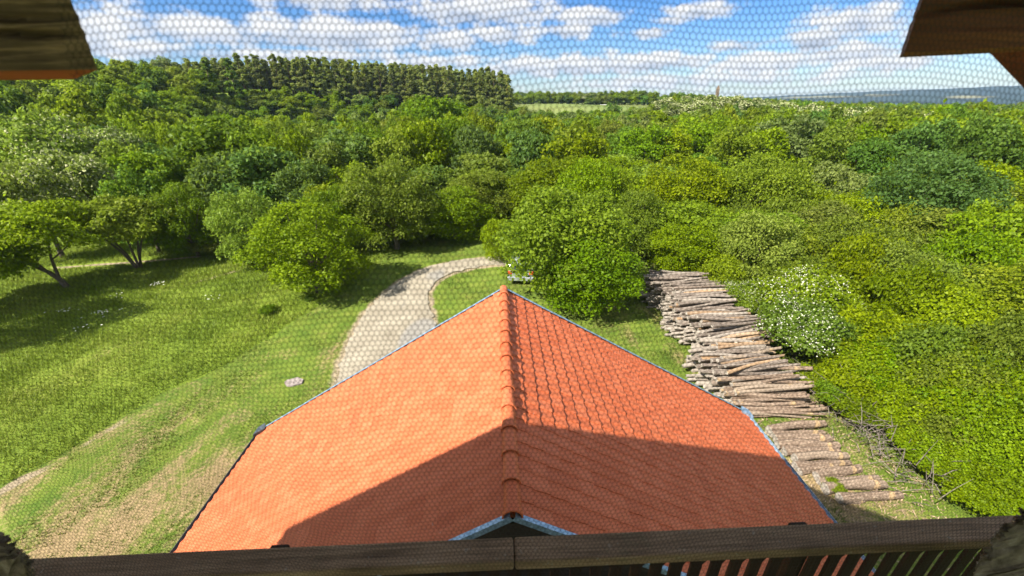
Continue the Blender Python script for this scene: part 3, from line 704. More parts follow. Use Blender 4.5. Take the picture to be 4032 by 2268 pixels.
EY, EX = [5.5, 7, 8, 9, 10, 11.5, 13.2], [13.9, 12.9, 12.4, 12.1, 11.95, 11.9, 12.0]
SIDE = ['by the handrail corner', 'opposite the end log of the row', 'opposite the fat smooth log', 'by the dry twigs near the gnarled log', 'beside the thick straight log', 'beside the reddish broken-ended log', 'reaching the nearest pile logs']
for i in range(46):
    t = (i + .5) / 46; y = 5.6 + 7.6 * ((i * .618) % 1); dx = 4.6 * (i % 4 + rngt.uniform(0, .9)) / 4; x = float(np.interp(y, EY, EX)) + .9 + dx
    H = rngt.uniform(.9, 1.5) + dx * rngt.uniform(.25, .5); Wd = rngt.uniform(1.9, 2.7) + dx * .25
    w_x = 'small' if H < 1.6 else ('medium' if H < 2.3 else 'large'); mt = 'yellow' if rngt.random() < .62 else 'mid'
    lb = '%s %s edge bush %s' % (w_x, CN[mt], SIDE[int(np.clip(y - 5.9, 0, 6))]); plant(SHRUB[i % 4], 'thicket_bush', lb, 'bush', lb.replace('bush', 'bushes', 1), x, y, H, Wd, mt)
# low growth at the wood edge on the lawn side
for (x, y, H, Wd, mt, lb) in ((-22.3, 31.5, 1.6, 4.6, 'olive', 'low grey-green scrub right of the multi-stemmed lawn tree'), (-19.2, 29.7, 1.9, 3.6, 'mid', 'low bush between the scrub and the big round bush'),
                              (-24.5, 34.0, 2.4, 5.0, 'mid', 'bush in the shade behind the scrub at the lawn end'), (-13.6, 21.0, .38, 1.1, 'dark', 'small dark weed clump alone in the meadow grass'),
                              (-11.9, 22.6, .2, .7, 'dark', 'tiny dark weed clump near the mown edge'), (5.2, 21.5, 1.8, 3.0, 'mid', 'low leafy bush behind the roof verge near the parked car')):
    plant(SHRUB[0 if H > 1 else 1], 'low_bush', lb, 'bush', None, x, y, H, Wd, mt)
# dry twigs among the thicket
mb = MB(); rt_ = random.Random(5)
for i in range(260):
    cxy = rt_.choice([(13.0, 9.6), (12.9, 8.4), (13.3, 11.4), (13.2, 10.4), (13.4, 12.6)])
    p = Vector((cxy[0] - .55 + rt_.gauss(0, .4), cxy[1] + rt_.gauss(0, .5), rt_.uniform(.1, .9) + (1.6 if cxy[0] > 15 else 0)))
    d = Vector((rt_.uniform(-1, 1), rt_.uniform(-1, 1), rt_.uniform(-.1, .9))).normalized() * rt_.uniform(.4, 1.1)
    mb.tube([p, p + d * .5 + Vector((0, 0, .06)), p + d], [.014, .010, .004], 4, caps=False)
tag(mb.build('dry_twigs', TWIG), 'tangle of dry grey twigs poking out at the foot of the thicket', 'twigs', kind='stuff')

# ------------------------------------------------------------------ grass blades
def blades(name, n, xr, yr, keep, h, w, mats, seed, lab):
    rng = np.random.default_rng(seed); x = rng.uniform(*xr, n); y = rng.uniform(*yr, n); k = keep(x, y); x, y = x[k], y[k]; n = len(x)
    z = terrain(x, y); hh = h * rng.uniform(.5, 1.3, n) * (.55 + .9 * noise2(x, y, .9, seed)); a = rng.uniform(0, 6.28, n); ww = w * rng.uniform(.7, 1.3, n)
    lx, ly = rng.normal(0, .45, n) * hh + .15 * hh, rng.normal(0, .45, n) * hh
    V = np.stack([np.c_[x - np.cos(a) * ww, y - np.sin(a) * ww, z - .02], np.c_[x + np.cos(a) * ww, y + np.sin(a) * ww, z - .02], np.c_[x + lx, y + ly, z + hh]], 1).reshape(-1, 3)
    t = np.clip(.5 * rng.random(n) + .7 * (noise2(x, y, 2.2, seed + 1) - .15), 0, 1)
    o = link(name, mesh_np(name, V, np.arange(len(V)).reshape(-1, 3), mats, tint=np.repeat(t, 3))); tag(o, lab, 'grass', kind='stuff'); return o
def grass_mat(name, a, b, c):
    m = Mat(name); m.color(m.ramp(m.attr('tint'), [(0, a), (.55, b), (1, c)])); m.p.inputs['Roughness'].default_value = .6
    tr = m.n('ShaderNodeBsdfTranslucent'); tr.inputs[0].default_value = (.25, .32, .04, 1); mx = m.n('ShaderNodeMixShader'); mx.inputs[0].default_value = .25
    m.l(m.p.outputs[0], mx.inputs[1]); m.l(tr.outputs[0], mx.inputs[2]); m.l(mx.outputs[0], m.out.inputs[0]); return m.m
GR1 = grass_mat('meadow_grass', (.100, .165, .014), (.190, .260, .022), (.31, .34, .06)); GR2 = grass_mat('lawn_grass', (.05, .095, .015), (.12, .155, .025), (.26, .23, .09))
blades('meadow_grass', 190000, (-44, -9), (7, 37), lambda x, y: (x < mown_x(y) - .05) & (y < edge_y(x) + 1) & (seg_dist(x, y, [(-34, 29.5), (-29.5, 29.9), (-24, 31)]) > .5), .20, .020, [GR1], 31, 'long yellow-green meadow grass with seed heads')
def not_road(x, y):
    L_ = np.interp(y, [p[1] for p in ROAD_L], [p[0] for p in ROAD_L]); R_ = np.interp(y, [p[1] for p in ROAD_R[::-1]], [p[0] for p in ROAD_R[::-1]])
    return ~((x > L_ - .05) & (x < np.where(y > 27.5, 9, R_ + .05)) & (y < 29.2))
blades('lawn_grass', 120000, (-22, 4), (5, 33), lambda x, y: (x > mown_x(y)) & (y < edge_y(x) + 1) & not_road(x, y) & ~((x > -6.8) & (y < 8.5)) & (noise2(x, y, 1.3, 40) > .32), .07, .016, [GR2], 33, 'short mown grass with dry patches around the house and road')
blades('rough_grass', 60000, (3.5, 15), (6, 27), lambda x, y: (y > 9.0 - (x > 6.8) * 3) & (x < 13.8 + .5) & (noise2(x, y, .8, 42) > .4) & ~((x > 6.9) & (y < 9.8) & (noise2(x, y, .8, 43) > .35)), .09, .016, [GR2], 35, 'rough grass between the house and the log pile')
# white umbels in the meadow
rng = np.random.default_rng(51); P = []
for (px, py) in ((160, 288), (120, 299), (107, 318), (111, 314), (215, 302), (82, 333), (60, 316), (70, 315), (100, 317), (163, 287)):
    c = on_z((px, py)); P += [(c[0] + rng.normal(0, .3), c[1] + rng.normal(0, .2), .24 + rng.uniform(0, .15)) for _ in range(7)]
P = np.array(P); V = quads(P, np.tile([0., 0, 1.], (len(P), 1)), .09, rng, 1); tag(link('meadow_flowers', mesh_np('meadow_flowers', V, np.arange(len(V)).reshape(-1, 4), [BLOSSOM], tint=np.ones(len(V)))), 'scattered small white flower heads in the meadow', 'flowers', kind='stuff')
# flat pale stone slab in the grass
m = Mat('pale_stone'); m.color(m.ramp(m.noise(9, 5), [(.3, (.20, .165, .145)), (.7, (.33, .28, .255))]))
mb = MB(); c = on_z((295, 383)); V = []; rs_ = random.Random(3)
ring = [(c[0] + .42 * math.cos(t) * rs_.uniform(.8, 1.15), c[1] + .30 * math.sin(t) * rs_.uniform(.8, 1.15)) for t in np.linspace(0, 6.28, 13)[:-1]]
mb.add([(x, y, -.02) for x, y in ring] + [(c[0] + (x - c[0]) * .93, c[1] + (y - c[1]) * .93, .09) for x, y in ring], [tuple(range(12, 24))] + [(i, (i + 1) % 12, 12 + (i + 1) % 12, 12 + i) for i in range(12)])
tag(mb.build('stone_slab', m.m), 'pale pinkish stone slab lying in the dry grass beside the road', 'stone')

# ------------------------------------------------------------------ house
HX, YN, YF, HW, RZ, EZ = 0.0514, 2.81, 8.446, 6.636, EYE - 4.0, EYE - 8.009
slope = math.atan2(RZ - EZ, HW); SL = math.hypot(HW, RZ - EZ)
house = empty('house', (HX, (YN + YF) / 2, 0)); tag(house, 'single storey house with a steep orange tiled gable roof below the lookout', 'house')
def loc(p): return (p[0] - HX, p[1] - (YN + YF) / 2, p[2])
def hb(mb, name, mat, parent=None, smooth=False):
    """mesh given in world coordinates, made a child of the house (or of one of its parts)"""
    mb.v = [loc(p) for p in mb.v]; return mb.build(name, mat, parent or house, smooth)
mb = MB(); x0, x1, y0, y1 = HX - HW + .55, HX + HW - .55, YN + .35, YF - .35
zt = EZ + .55 * math.tan(slope) - .14
V = [(x0, y0, -.3), (x1, y0, -.3), (x1, y1, -.3), (x0, y1, -.3), (x0, y0, zt), (x1, y0, zt), (x1, y1, zt), (x0, y1, zt)]
mb.add(V, [(0, 1, 5, 4), (1, 2, 6, 5), (2, 3, 7, 6), (3, 0, 4, 7)]); hb(mb, 'wall', WALL)
for yy_ in (y0, y1):
    mb = MB(); mb.add([(x0, yy_ - .03, zt), (x1, yy_ - .03, zt), (HX, yy_ - .03, RZ - .16), (x0, yy_ + .03, zt), (x1, yy_ + .03, zt), (HX, yy_ + .03, RZ - .16)],
                      [(0, 1, 2), (5, 4, 3), (0, 3, 4, 1), (1, 4, 5, 2), (2, 5, 3, 0)]); hb(mb, 'gable', GABLE)
mb = MB()
for s_ in (-1, 1):
    d = np.array([s_ * math.cos(slope), 0, -math.sin(slope)]); nrm = np.array([s_ * math.sin(slope), 0, math.cos(slope)]); o = np.array([HX, 0, RZ])
    pts = []
    for yv in (YN + .02, YF - .02):
        for (a, b) in ((0, -.03), (SL - .02, -.03), (SL - .02, -.12), (0, -.12)):
            p = o + d * a + nrm * b; pts.append((p[0], yv, p[2]))
    mb.add(pts, [(0, 1, 5, 4), (1, 2, 6, 5), (2, 3, 7, 6), (0, 3, 2, 1), (4, 5, 6, 7)])
roof = hb(mb, 'roof', GABLE)
# one tile: rolled profile, butt edge, lies on the one below
TW, TE = (YF - YN) / 26, SL / 31
def tile_geo():
    k = 7; xs = np.linspace(-.5, .5, k) * TW * 1.0; prof = .014 * np.array([-.2, -.6, -.6, -.1, .7, 1.0, .35]); V = []
    for (yv, zo) in ((-.02, .006), (TE + .018, .034)):
        for i in range(k): V.append((xs[i], yv, zo + prof[i]))
    for i in range(k): V.append((xs[i], TE + .018, .034 + prof[i] - .026))
    Fq = [(i, k + i, k + i + 1, i + 1) for i in range(k - 1)] + [(k + i, 2 * k + i, 2 * k + i + 1, k + i + 1) for i in range(k - 1)]
    # roll's free side
    V += [(xs[-1], -.02, -.005), (xs[-1], TE + .018, .012)]; Fq.append((k - 1, 2 * k - 1, 3 * k + 1, 3 * k))
    return np.array(V), Fq
TV, TF = tile_geo()
tme = mesh_np('tile', TV, np.array(TF), [TILE], tint=np.zeros(len(TV)), smooth=True)
tme.set_sharp_from_angle(angle=R(35))
tl_ = []
rngr = np.random.default_rng(3)
for s_ in (-1, 1):
    d = Vector((s_ * math.cos(slope), 0, -math.sin(slope))); nrm = Vector((s_ * math.sin(slope), 0, math.cos(slope))); xax = Vector((0, -s_, 0))
    for c_ in range(31):
        for k in range(26):
            y = YN + TW * (k + .5); p = Vector((HX, y, RZ)) + d * (TE * c_) + nrm * rngr.uniform(-.002, .003)
            yaw = rngr.normal(0, .006); xa = (xax + d * yaw).normalized(); da = nrm.cross(xa)
            Mx = Matrix(((xa.x, da.x, nrm.x, p.x), (xa.y, da.y, nrm.y, p.y), (xa.z, da.z, nrm.z, p.z), (0, 0, 0, 1)))
            rel = np.array([p.x, p.y, p.z - EYE]) + np.array(d) * .12; dep = rel @ FW; qx = 512 + 400 * (rel @ RT) / dep; qy = 288 - 400 * (rel @ UP) / dep
            vis = 0 < qx < 1024 and qy < (533 if qx < 512 else 525)
            tl_.append((0 if vis else 1, float(np.linalg.norm(rel)), Mx))
tl_.sort(key=lambda t: t[:2])
Mi = Matrix.Translation(Vector((-HX, -(YN + YF) / 2, 0)))
for _, _, Mx in tl_[:300]:
    o = link('tile', tme, roof); o.matrix_parent_inverse = Matrix.Identity(4); o.matrix_basis = Mi @ Mx
VV = []; TT = []
for n_, (_, _, Mx) in enumerate(tl_[300:]):
    A_ = np.array(Mi @ Mx); VV.append(TV @ A_[:3, :3].T + A_[:3, 3]); TT.append(np.full(len(TV), rngr.random()))
FF = np.concatenate([np.array(TF) + len(TV) * i for i in range(len(VV))])
me = mesh_np('tile_field', np.concatenate(VV), FF, [TILE], tint=np.concatenate(TT), smooth=True); me.set_sharp_from_angle(angle=R(35))
tag(link('tile_field', me, roof), kind='stuff')
# ridge tiles, each overlapping the next (the ends toward the tower lie on top)
mb = MB(); k = 9; RL = .40; V = []; 
for (yv, rr_, zo) in ((-.22, .128, .020), (-.17, .128, .020), (-.17, .113, .012), (.22, .098, 0.0)):
    for i in range(k):
        t = R(-8) + R(196) * i / (k - 1); V.append((rr_ * .9 * math.cos(t), yv, zo + rr_ * .9 * math.sin(t)))
V += [(.097 * math.cos(R(-8) + R(196) * i / (k - 1)), -.22, .020 + .097 * math.sin(R(-8) + R(196) * i / (k - 1))) for i in range(k)]
Fq = [(r2 * k + i, r2 * k + i + 1, (r2 + 1) * k + i + 1, (r2 + 1) * k + i) for r2 in range(3) for i in range(k - 1)] + [(i, 4 * k + i, 4 * k + i + 1, i + 1) for i in range(k - 1)]
rme = mesh_np('ridge_tile', V, np.array(Fq), [TILE], tint=np.full(len(V), .3), smooth=True); rme.set_sharp_from_angle(angle=R(40))
sc_ = MB(); sc_.tube([(0, 0, .128), (0, 0, .142)], [.012, .012], 8); sme = sc_.mesh('screw', [ZINC])
nr = 14
for i in range(nr):
    y = YN + .20 + (YF - YN - .36) * i / (nr - 1)
    o = link('ridge_tile', rme, roof); o.location = (0, y - (YN + YF) / 2, RZ + .006 + .002 * (i % 2)); o.rotation_euler = (R(1.2), 0, R(random.uniform(-.5, .5)))
# zinc verge strips, corner plates, gutters
for yv, nm in ((YN, 'near'), (YF, 'far')):
    for s_ in (-1, 1):
        d = np.array([s_ * math.cos(slope), 0, -math.sin(slope)]); nrm = np.array([s_ * math.sin(slope), 0, math.cos(slope)]); o = np.array([HX, 0, RZ])
        y_out = yv - .035 if nm == 'near' else yv + .03; y_in = yv + .02 if nm == 'near' else yv - .04
        mb = MB(); seg = 5; dp = .075 if nm == 'near' else .15
        for j in range(seg):
            a0, a1 = SL * j / seg, SL * (j + 1) / seg + .02; q = []
            for (a, zz_) in ((a0, .062 + .003 * (j % 2)), (a1, .060 + .003 * (j % 2))):
                for (yy_, b) in ((y_in, zz_), (y_out, zz_), (y_out, zz_ - dp)):
                    p = o + d * a + nrm * b; q.append((p[0], yy_, p[2]))
                for (yy_, b) in ((y_out + (.006 if nm == 'near' else -.006), zz_ - dp), (y_out + (.006 if nm == 'near' else -.006), zz_ - .006), (y_in, zz_ - .006)):
                    p = o + d * a + nrm * b; q.append((p[0], yy_, p[2]))
            mb.add(q, [(i, (i + 1) % 6, 6 + (i + 1) % 6, 6 + i) for i in range(6)] + [(5, 4, 3, 2, 1, 0), (6, 7, 8, 9, 10, 11)])
        hb(mb, 'verge_flashing', ZINC, roof)
for s_ in (-1, 1):
    cx_ = HX + s_ * (HW + .03); mb = MB(); kk = 8; V = []
    for yv in (YN - .05, YF + .05):
        for rr_ in (.075, .066):
            for i in range(kk): t = math.pi + math.pi * i / (kk - 1); V.append((cx_ + rr_ * math.cos(t), yv, EZ + .03 + rr_ * math.sin(t)))
    Fq = []
    for i in range(kk - 1): Fq += [(i, i + 1, 2 * kk + i + 1, 2 * kk + i), (kk + i, 3 * kk + i, 3 * kk + i + 1, kk + i + 1), (i, kk + i, kk + i + 1, i + 1), (2 * kk + i, 2 * kk + i + 1, 3 * kk + i + 1, 3 * kk + i)]
    Fq += [(0, 2 * kk, 3 * kk, kk), (kk - 1, 2 * kk - 1, 4 * kk - 1, 3 * kk - 1)]
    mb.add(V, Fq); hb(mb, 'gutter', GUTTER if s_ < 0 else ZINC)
    mb = MB(); c0 = (HX + s_ * (HW - .02), YF + .01, EZ + .10)
    mb.add([(c0[0] - s_ * .12, c0[1] - .12, c0[2] + .06), (c0[0] + s_ * .14, c0[1] - .26, c0[2] - .02), (c0[0] + s_ * .16, c0[1] + .03, c0[2] - .03), (c0[0] - s_ * .02, c0[1] + .10, c0[2] + .05),
            (c0[0] - s_ * .12, c0[1] - .12, c0[2] - .06), (c0[0] + s_ * .14, c0[1] - .26, c0[2] - .16), (c0[0] + s_ * .16, c0[1] + .03, c0[2] - .17), (c0[0] - s_ * .02, c0[1] + .10, c0[2] - .08)],
           [(0, 1, 2, 3), (4, 7, 6, 5), (0, 4, 5, 1), (1, 5, 6, 2), (2, 6, 7, 3), (3, 7, 4, 0)])
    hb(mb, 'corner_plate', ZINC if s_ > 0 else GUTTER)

# ------------------------------------------------------------------ logs
m = Mat('log_bark'); geo_ = m.noise(4, 6, .7, stretch=(1.2, 5, 5)); n2 = m.noise(1.6, 3); r_o = m.objrand()
c = m.ramp(geo_, [(.3, (.070, .048, .034)), (.5, (.22, .155, .110)), (.72, (.42, .33, .24))])
c = m.mix(m.math('MULTIPLY', m.maprange(m.math('FRACT', m.math('MULTIPLY', r_o, 5.3)), .55, .95), .65), c, (.34, .27, .20))
c = m.mix(m.maprange(n2, .62, .70, 0, .7), c, (.48, .33, .17)); m.color(c); m.bump(geo_, 1, .03); LOGB = m.m
m = Mat('log_end'); n2 = m.noise(9, 4); c = m.ramp(n2, [(.3, (.16, .135, .11)), (.7, (.47, .42, .36))]); m.color(c); LOGE = m.m
def log_mesh(seed, rad, ln):
    rg = random.Random(seed); mb = MB(); k = 10; n = 9; V = []; F_ = []
    b1, b2 = rg.uniform(-.10, .10) * (1 if rad < .1 else .35), rg.uniform(-.06, .09) * (1 if rad < .1 else .4); ph = [rg.uniform(0, 6.28) for _ in range(3)]
    for i in range(n):
        t = i / (n - 1); x = (t - .5) * ln; cy = b1 * math.sin(math.pi * t) + .03 * math.sin(7 * t + ph[0]); cz = b2 * math.sin(math.pi * t * 1.3 + ph[1]) * .6; r = rad * (1.10 - .25 * t) * (1 + .07 * math.sin(9 * t + ph[2]))
        for j in range(k):
            a = 2 * math.pi * j / k; q = r * (1 + .10 * math.sin(2 * a + ph[0]) + .05 * math.sin(5 * a + ph[1] + 3 * t)); V.append((x + (.03 * math.sin(a * 2 + ph[2]) if i in (0, n - 1) else 0), cy + q * math.cos(a), cz + q * math.sin(a)))
    for i in range(n - 1):
        for j in range(k): F_.append((i * k + j, i * k + (j + 1) % k, (i + 1) * k + (j + 1) % k, (i + 1) * k + j))
    mb.add(V, F_, 0); mb.add(V[:k], [tuple(range(k))], 1); mb.add(V[-k:], [tuple(reversed(range(k)))], 1)
    if rad > .08 and seed % 3 == 0: mb.tube([(.3, 0, rad * .6), (.42, .03, rad * 1.35)], [.035, .028], 6, 0)
    me = mb.mesh('log', [LOGB, LOGE], True); me.set_sharp_from_angle(angle=R(50)); return me
thin = [log_mesh(i, .082, 3.1) for i in range(10)]; thick_ = [log_mesh(20 + i, .165, 3.0) for i in range(5)]
rl_ = random.Random(17)
# pile cross section, hexagonal packing; the logs at its surface are things, the buried ones one mass
m = Mat('grey_log_bark'); geo_ = m.noise(4, 6, .7, stretch=(1.2, 5, 5)); n2 = m.noise(1.6, 3); r_o = m.math('FRACT', m.math('ADD', m.objrand(), m.attr('tint')))
c = m.ramp(geo_, [(.3, (.050, .040, .033)), (.5, (.19, .150, .12)), (.72, (.38, .33, .27))])
c = m.mix(m.math('MULTIPLY', m.maprange(m.math('FRACT', m.math('MULTIPLY', r_o, 5.3)), .5, .95), .7), c, (.40, .35, .29))
c = m.mix(m.math('MULTIPLY', m.maprange(m.math('FRACT', m.math('MULTIPLY', r_o, 11.3)), .8, .95), .6), c, (.46, .27, .12)); m.color(c); m.bump(geo_, 1, .03); LOGG = m.m
sp_ = .150; pts = []
for row in range(14):
    zrow = .08 + row * sp_ * .84; y = 11.2 + (row % 2) * sp_ / 2
    while y < 23.3:
        hm = float(np.interp(y, [11.0, 11.9, 13.0, 15, 17, 19, 21, 22.4, 23.3], [.15, .50, 1.0, 1.25, 1.45, 1.55, 1.5, 1.1, .4])) * (1 + .12 * math.sin(y * 2.1) + .05 * math.sin(y * 5.3))
        if zrow < hm: pts.append((hm - zrow, y, zrow))
        y += sp_
pts.sort(); core = MB()
for i, (dep, y, z) in enumerate(pts):
    top = dep < .16; me = thin[rl_.randrange(10)]; sk = rl_.uniform(-.42, .42) + .3 * math.sin(y * 1.7) - .25 * min(dep, 1.0) + .1; s = rl_.uniform(.62, 1.05) * (1.2 if rl_.random() < .12 else 1)
    loc_ = Vector((10.62 - .55 * float(smooth(17, 12.5, y)) + sk, y + rl_.uniform(-.03, .03), z + rl_.uniform(-.01, .03) + (.05 if top else 0)))
    eu = Euler((rl_.uniform(0, 6.28), R(rl_.gauss(0, 1.8 + 1.6 * top)), R(rl_.gauss(0, 2.0 + 4.5 * top) + 2))); scv = Vector((rl_.uniform(.8, 1.1), s, s))
    if i < 284:
        o = link('log', me); o.location = loc_; o.rotation_euler = eu; o.scale = scv
        if y > 12.6: o.material_slots[0].link = 'OBJECT'; o.material_slots[0].material = LOGG
        far_ = ['near tip', 'near quarter', 'middle', 'far middle', 'far quarter', 'far tip'][int(np.clip((y - 11.2) / 2.0, 0, 5))]
        lie = 'crooked' if abs(eu.z) > R(6) else ('straight' if dep < .09 else 'half covered')
        tag(o, '%s thin grey log on the %s of the long pile' % (lie, far_), 'log', '%s logs on the %s of the pile' % (lie, far_))
    else:
        Mx = Matrix.LocRotScale(loc_, eu, scv)
        core.add([Mx @ v.co for v in me.vertices], [tuple(p.vertices) for p in me.polygons], 0); core.m[-len(me.polygons):] = [p.material_index for p in me.polygons]
tag(core.build('stacked_logs', [LOGG, LOGE], None, True), 'lower layers of the long log pile with their pale cut ends showing', 'logs', kind='stuff')
# loose crossing logs on top
for (x, y, z, rz, ry) in ((10.6, 13.9, 1.12, 14, 2), (10.9, 13.1, 1.0, -13, -3), (10.4, 12.5, .78, 10, 2)):
    o = link('log', thin[rl_.randrange(10)]); o.location = (x, y, z); o.rotation_euler = (0, R(ry), R(rz))
    tag(o, 'thin log lying crooked across the near top of the long pile', 'log', 'crooked logs on top of the pile')
NEARL = [((768, 430), (824, 423), .16, 'reddish broken-ended log, first thick one past the roof corner'), ((771, 434), (823, 432.5), .11, 'thinner mottled log lying against the broken-ended one'),
         ((775, 439), (830.5, 438.3), .14, 'straight plain log with grass growing beside it'), ((776, 445), (838, 445.5), .155, 'thick straight log, second after the grassy gap'),
         ((784, 451.5), (839, 450.5), .14, 'brown log pushed tight against a thick straight one'), ((794, 458), (846.4, 455.2), .155, 'gnarled grey log with a knot hole'),
         ((794, 465), (849.3, 462.5), .12, 'split grey log tucked under the gnarled one'), ((799, 471.5), (836, 465), .11, 'short grey log wedged beside the split one'),
         ((815.6, 477), (859.4, 468), .14, 'pale peeling log lying askew after the split one'), ((818.5, 482), (879.2, 478.3), .10, 'slim tan log lying beside the fat smooth one'),
         ((824, 488), (884, 484), .155, 'fat smooth tan log, second from the near end'), ((838, 497.6), (899.4, 494.7), .14, 'tan log at the near end of the row, beside a small green weed'),
         ((843, 502.5), (864, 501), .07, 'short thin stick of a log at the very end of the row')]
for i, (qa, qb, r, lb) in enumerate(NEARL):
    a, b = on_z(qa, r), on_z(qb, r); d = Vector((b[0] - a[0], b[1] - a[1])); o = link('log', thick_[i % 5]); o.location = ((a[0] + b[0]) / 2, (a[1] + b[1]) / 2, r * .95 + .02)
    o.scale = (d.length / 3.0, r / .165, r / .165); o.rotation_euler = (rl_.uniform(-.4, .4), 0, math.atan2(d.y, d.x)); tag(o, lb, 'log', 'thick logs laid out singly')
c_ = on_z((833, 491)); plant(SHRUB[2], 'low_bush', 'small green weed growing between the last two thick logs', 'weed', None, c_[0], c_[1], .35, .6, 'mid', trunk=False)
# bark chips and splinters on the ground
rng = np.random.default_rng(61); n = 2600; x = rng.uniform(8.6, 13.0, n); y = 9.0 + rng.normal(0, 1.9, n); kk = (y > 5.6) & (y < 13.5); x, y = x[kk], y[kk]
P = np.c_[x, y, np.full(len(x), .03)]; Nn = rng.normal(size=P.shape) * .35 + [0, 0, 1]; Nn /= np.linalg.norm(Nn, axis=1)[:, None]
V = quads(P, Nn, .026, rng, 6); m = Mat('wood_chip'); m.color(m.ramp(m.attr('tint'), [(0, (.16, .11, .07)), (1, (.48, .35, .22))]))
tag(link('bark_chips', mesh_np('bark_chips', V, np.arange(len(V)).reshape(-1, 4), [m.m], tint=np.repeat(rng.random(len(P)), 4))), 'pale bark strips and splinters strewn around the near logs', 'bark chips', kind='stuff')

# ------------------------------------------------------------------ parked car, mostly under the tree
m = Mat('silver_car_paint'); m.color((.55, .58, .62)); m.p.inputs['Metallic'].default_value = .6; m.p.inputs['Roughness'].default_value = .22; m.p.inputs['Coat Weight'].default_value = .6; PAINT = m.m
m = Mat('car_glass'); m.color((.02, .03, .035)); m.p.inputs['Roughness'].default_value = .04; m.p.inputs['Specular IOR Level'].default_value = .9; GLASS = m.m
m = Mat('tyre_rubber'); m.color((.015, .015, .015)); TYRE = m.m
m = Mat('red_lamp'); m.color((.55, .07, .02)); m.p.inputs['Roughness'].default_value = .15; LAMP = m.m
m = Mat('wheel_alloy'); m.color((.5, .5, .52)); m.p.inputs['Metallic'].default_value = .8; m.p.inputs['Roughness'].default_value = .3; ALLOY = m.m
car = empty('parked_car', (1.55, 26.0, 0), R(-8)); tag(car, 'silver hatchback parked under the drooping tree behind the roof peak', 'car')
prof = [(-2.05, .32), (-2.1, .75), (-2.02, .98), (-1.75, 1.36), (-1.45, 1.46), (.2, 1.45), (.55, 1.36), (1.15, .98), (1.9, .82), (2.1, .62), (2.08, .3)]   # y, z: rear is -y
def shell(prof, hw, top=.96):
    mb = MB(); V = []; n = len(prof)
    for sx in (-1, 1):
        for y_, z_ in prof: V.append((sx * hw * (1 if z_ < 1.0 else .80 + .2 * max(0, (1.46 - z_)) / .46), y_, z_))
    mb.add(V, [tuple(range(n)), tuple(reversed(range(n, 2 * n)))] + [(i, n + i, n + (i + 1) % n, (i + 1) % n) for i in range(n)]); return mb
bd = bevel(shell(prof, .88).build('body', PAINT, car), .06, 3)
for nm, q in (('rear_window', [(-.62, -1.80, 1.33), (.62, -1.80, 1.33), (.70, -2.03, 1.02), (-.70, -2.03, 1.02)]), ('windscreen', [(-.64, .66, 1.335), (-.72, 1.1, 1.035), (.72, 1.1, 1.035), (.64, .66, 1.335)])):
    mb = MB(); off = Vector((0, -.02, .02)) if 'rear' in nm else Vector((0, .02, .02)); Q = [Vector(p) + off for p in q]; Q2 = [p - off * 1.5 for p in Q]
    mb.add(Q + Q2, [(0, 3, 2, 1), (4, 5, 6, 7)] + [(i, (i + 1) % 4, 4 + (i + 1) % 4, 4 + i) for i in range(4)]); mb.build(nm, GLASS, car)
for sx in (-1, 1):
    for (a, b) in ((-1.55, -.65), (-.55, .5)):
        mb = MB(); x_ = sx * .86; xt = sx * .745
        q = [(x_ + sx * .012, a, 1.02), (x_ + sx * .012, b + .15, 1.02), (xt + sx * .03, b, 1.36), (xt + sx * .03, a + .08, 1.36)]; q2 = [(p[0] - sx * .04, p[1], p[2]) for p in q]
        mb.add(q + q2, [(0, 1, 2, 3), (7, 6, 5, 4)] + [(i, (i + 1) % 4, 4 + (i + 1) % 4, 4 + i) for i in range(4)]); mb.build('side_window', GLASS, car)
    for y_ in (-1.3, 1.3):
        w = MB(); w.tube([(sx * .70, y_, .31), (sx * .90, y_, .31)], [.31, .31], 20); wo2 = w.build('tyre', TYRE, car)
        w = MB(); w.tube([(sx * .895, y_, .31), (sx * .912, y_, .31)], [.19, .17], 14); w.build('rim', ALLOY, wo2)
    mb = MB(); mb.box((sx * .70 - .14, -2.115, .74), (sx * .70 + .14, -2.02, .96)); bevel(mb.build('tail_lamp', LAMP, car), .02)
    mb = MB(); mb.box((sx * .96 - .09, .62, .98), (sx * .96 + .09, .74, 1.12)); bevel(mb.build('wing_mirror', PAINT, car), .03)
mb = MB(); mb.box((-.86, -2.16, .30), (.86, -2.0, .55)); bevel(mb.build('bumper', PAINT, car), .04)

# ------------------------------------------------------------------ far buildings
m = Mat('white_wall'); m.color((.72, .72, .68)); WHITE = m.m
m = Mat('far_red_roof'); m.color((.45, .15, .07)); RROOF = m.m
m = Mat('sand_stone'); m.color((.20, .145, .10)); STONE = m.m
m = Mat('dark_pane'); m.color((.03, .04, .05)); PANE = m.m
def far_house(px, py, dist, w, d, h, rh, lab, wall=WHITE, rf=RROOF, rz=0.0):
    p = at_dist((px, py), dist); e = empty('far_house', (p[0], p[1], p[2] - h - rh), rz); tag(e, lab, 'house')
    mb = MB(); mb.box((-w / 2, -d / 2, -2), (w / 2, d / 2, h)); wl = mb.build('wall', wall, e)
    mb = MB(); mb.add([(-w / 2 - .3, -d / 2 - .3, h), (w / 2 + .3, -d / 2 - .3, h), (w / 2 + .3, d / 2 + .3, h), (-w / 2 - .3, d / 2 + .3, h), (-w / 2 - .3, 0, h + rh), (w / 2 + .3, 0, h + rh)], [(0, 1, 5, 4), (2, 3, 4, 5), (0, 4, 3), (1, 2, 5), (0, 3, 2, 1)]); mb.build('roof', rf, e)
    for i in range(3): mb = MB(); mb.box((-w / 2 + w * (i + .5) / 3 - .5, -d / 2 - .06, h * .4), (-w / 2 + w * (i + .5) / 3 + .5, -d / 2 + .02, h * .8)); mb.build('window', PANE, wl)
